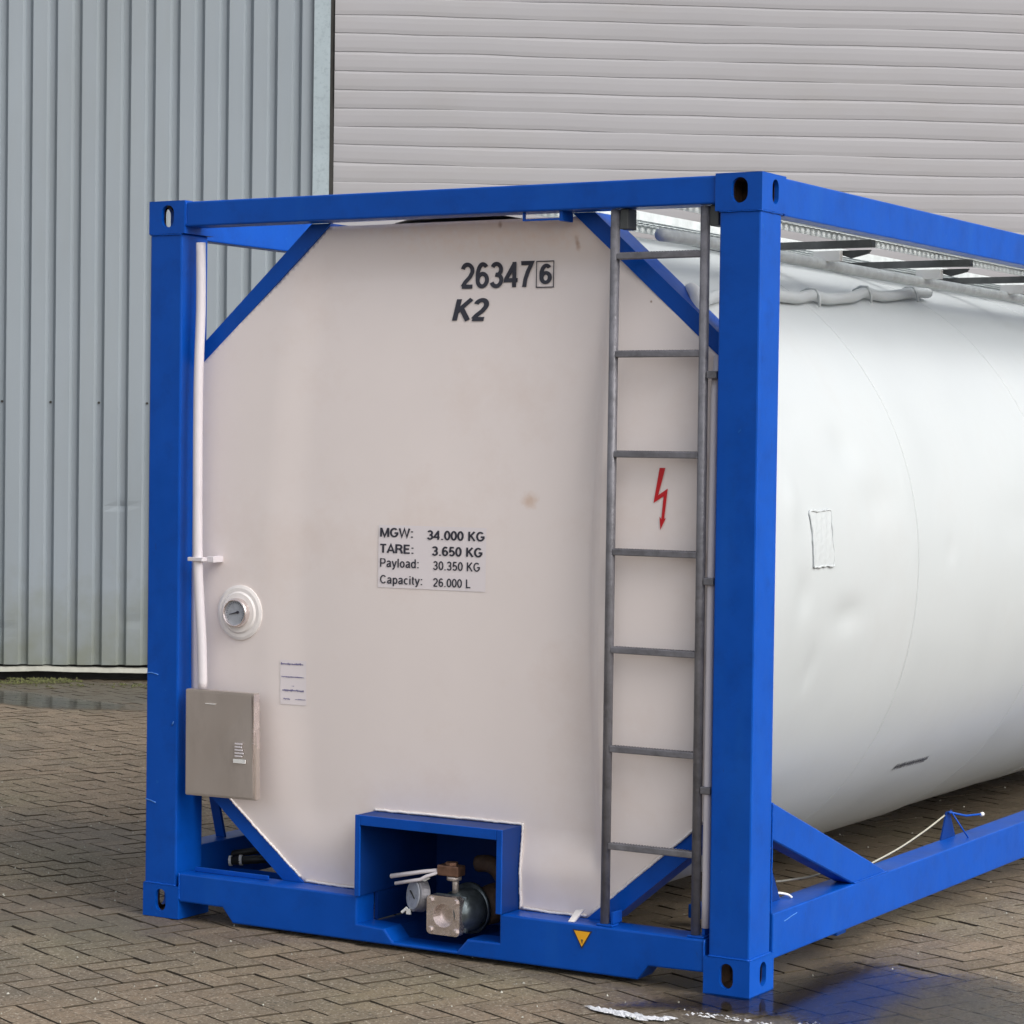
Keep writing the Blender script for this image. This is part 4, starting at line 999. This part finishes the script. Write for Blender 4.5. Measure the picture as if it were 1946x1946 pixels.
# ---------------- bits behind the left post and on the right side rail
mk = bpy.data.objects.new('air_connection', None); COL.objects.link(mk); mk.parent = tc; mk.location = (0.1, 0.5, 0.17); mo = Vector(mk.location)
bm = bmesh.new(); tube(bm, [Vector(p)-mo for p in ((0.02, 0.33, 0.165), (0.30, 0.50, 0.215))], 0.013, 12); obj('black_hose', bm, M['black'], mk, True)
bm = bmesh.new(); tube(bm, [Vector(p)-mo for p in ((0.14, 0.33, 0.165), (0.34, 0.50, 0.175))], 0.016, 12); obj('black_hose', bm, M['black'], mk, True)
for c, d in (((0.030, 0.335, 0.168), (1, 0.3, 0.15)), ((0.052, 0.349, 0.173), (1, 0.3, 0.15)), ((0.142, 0.335, 0.165), (1, 0.45, 0.08)), ((0.172, 0.36, 0.167), (1, 0.45, 0.08))):
    bm = bmesh.new(); cc = Vector(c)-mo; dd = Vector(d).normalized(); tube(bm, [cc-dd*0.005, cc+dd*0.005], 0.020, 14); obj('hose_clip', bm, M['lugwhite'], mk)
mkbox('cross_plate', (0.1145, 0.36, 0.060), (0.40, 0.372, 0.135), B, tc, 0.002)
bm = bmesh.new(); prism(bm, [Vector(p) for p in ((0.045, 0.26, 0.62), (0.085, 0.26, 0.62), (0.085, 0.37, 0.243), (0.045, 0.37, 0.243))], (0, 0.012, 0)); obj('strut', bm, M['blue'], tc)
br = bpy.data.objects.new('placard_bracket', None); COL.objects.link(br); br.parent = tc; br.location = (2.36, 1.97, 0.242); bo = Vector(br.location)
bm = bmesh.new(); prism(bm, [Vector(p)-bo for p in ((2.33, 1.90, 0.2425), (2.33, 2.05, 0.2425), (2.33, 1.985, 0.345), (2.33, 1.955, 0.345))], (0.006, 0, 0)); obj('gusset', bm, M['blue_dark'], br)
bm = bmesh.new(); tube(bm, [Vector(p)-bo for p in ((2.345, 1.955, 0.345), (2.36, 2.10, 0.315), (2.40, 2.16, 0.318))], 0.004, 8); obj('rod', bm, M['blue'], br, True)
bm = bmesh.new(); tube(bm, [Vector(p)-bo for p in ((2.345, 1.97, 0.35), (2.40, 2.02, 0.243))], 0.003, 8); obj('rod', bm, M['blue'], br, True)
bm = bmesh.new(); tube(bm, [Vector(p)-bo for p in ((2.40, 2.155, 0.316), (2.402, 2.17, 0.318))], 0.008, 8); obj('rod_tip', bm, M['lugwhite'], br, True)
mktube('cable', smooth_path([(2.335, 1.10, 0.247), (2.335, 1.22, 0.250), (2.33, 1.50, 0.268), (2.33, 1.75, 0.300), (2.33, 1.945, 0.332)], 5), 0.0034, M['rope'], tc, 8)
mktube('cable', smooth_path([(2.30, 0.487, 0.287), (2.30, 0.62, 0.275), (2.30, 0.80, 0.262), (2.28, 1.1, 0.250)], 5), 0.0032, M['rope'], tc, 8)
mktube('cable_hook', smooth_path([(2.33, 0.40, 0.262), (2.34, 0.425, 0.262), (2.36, 0.450, 0.255), (2.37, 0.46, 0.245)], 5), 0.0042, M['lugwhite'], tc, 8)
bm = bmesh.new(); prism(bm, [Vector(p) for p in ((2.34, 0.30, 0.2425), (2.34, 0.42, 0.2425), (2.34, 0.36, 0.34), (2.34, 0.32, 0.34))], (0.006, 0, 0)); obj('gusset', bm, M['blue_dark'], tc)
mkbox('cross_member', (0.1145, 0.72, 0.03), (0.70, 0.80, 0.092), B, tc)
mkbox('cross_member', (1.74, 0.95, 0.03), (2.3235, 1.03, 0.08), B, tc)

# ------------------------------------------------------------------ foam and litter on the paving
bm = bmesh.new(); rnd = random.Random(21)
def blob(x, y, rx, ry, h, ang=0.0):
    n = 9; c = bm.verts.new((x, y, 0.004+h)); vs = []
    for k in range(n):
        t = 2*math.pi*k/n; rr = 1+0.35*noise.noise(Vector((x*40, y*40, k*1.3)))
        dx, dy = rx*rr*math.cos(t), ry*rr*math.sin(t)
        vs.append(bm.verts.new((x+dx*math.cos(ang)-dy*math.sin(ang), y+dx*math.sin(ang)+dy*math.cos(ang), 0.001)))
    for k in range(n): bm.faces.new((vs[k], vs[(k+1) % n], c))
path = [(2.075, -0.375), (2.13, -0.390), (2.20, -0.402), (2.27, -0.412), (2.335, -0.395), (2.36, -0.33)]
for i in range(380):
    t = rnd.random()**0.9*(len(path)-1); k = min(int(t), len(path)-2); u_ = t-k
    e = t/(len(path)-1); wd = 0.012*math.sin(math.pi*min(1, e*1.02))**0.7+0.002
    x = path[k][0]*(1-u_)+path[k+1][0]*u_; y = path[k][1]*(1-u_)+path[k+1][1]*u_+rnd.gauss(0, wd)
    if noise.noise(Vector((x*30, y*60, 2))) < -0.15: continue
    blob(x, y, rnd.uniform(0.006, 0.026), rnd.uniform(0.0015, 0.005), rnd.uniform(0.0004, 0.0018), R(-12)+rnd.gauss(0, 0.25))
for i in range(170):      # sparse froth further along the puddle rim
    x = rnd.uniform(2.33, 2.85); y = -0.27 + 0.10*(x-2.33) + rnd.gauss(0, 0.022)
    if noise.noise(Vector((x*12, y*12, 4))) < 0.05: continue
    blob(x, y, rnd.uniform(0.003, 0.012), rnd.uniform(0.001, 0.003), rnd.uniform(0.0003, 0.001), rnd.uniform(-0.5, 0.5))
obj('foam', bm, M['foam'], props={'kind': 'stuff'})

bm = bmesh.new(); rnd = random.Random(31)
for i in range(900):
    x, y = rnd.uniform(-3.5, 4.0), rnd.uniform(-2.2, 6.0)
    if 0 < x < 2.44 and y > 0.1 and rnd.random() < 0.6: continue
    blob(x, y, rnd.uniform(0.002, 0.006), rnd.uniform(0.0015, 0.004), rnd.uniform(0.001, 0.004), rnd.uniform(0, 3))
obj('grit', bm, M['flash'], props={'kind': 'stuff'})
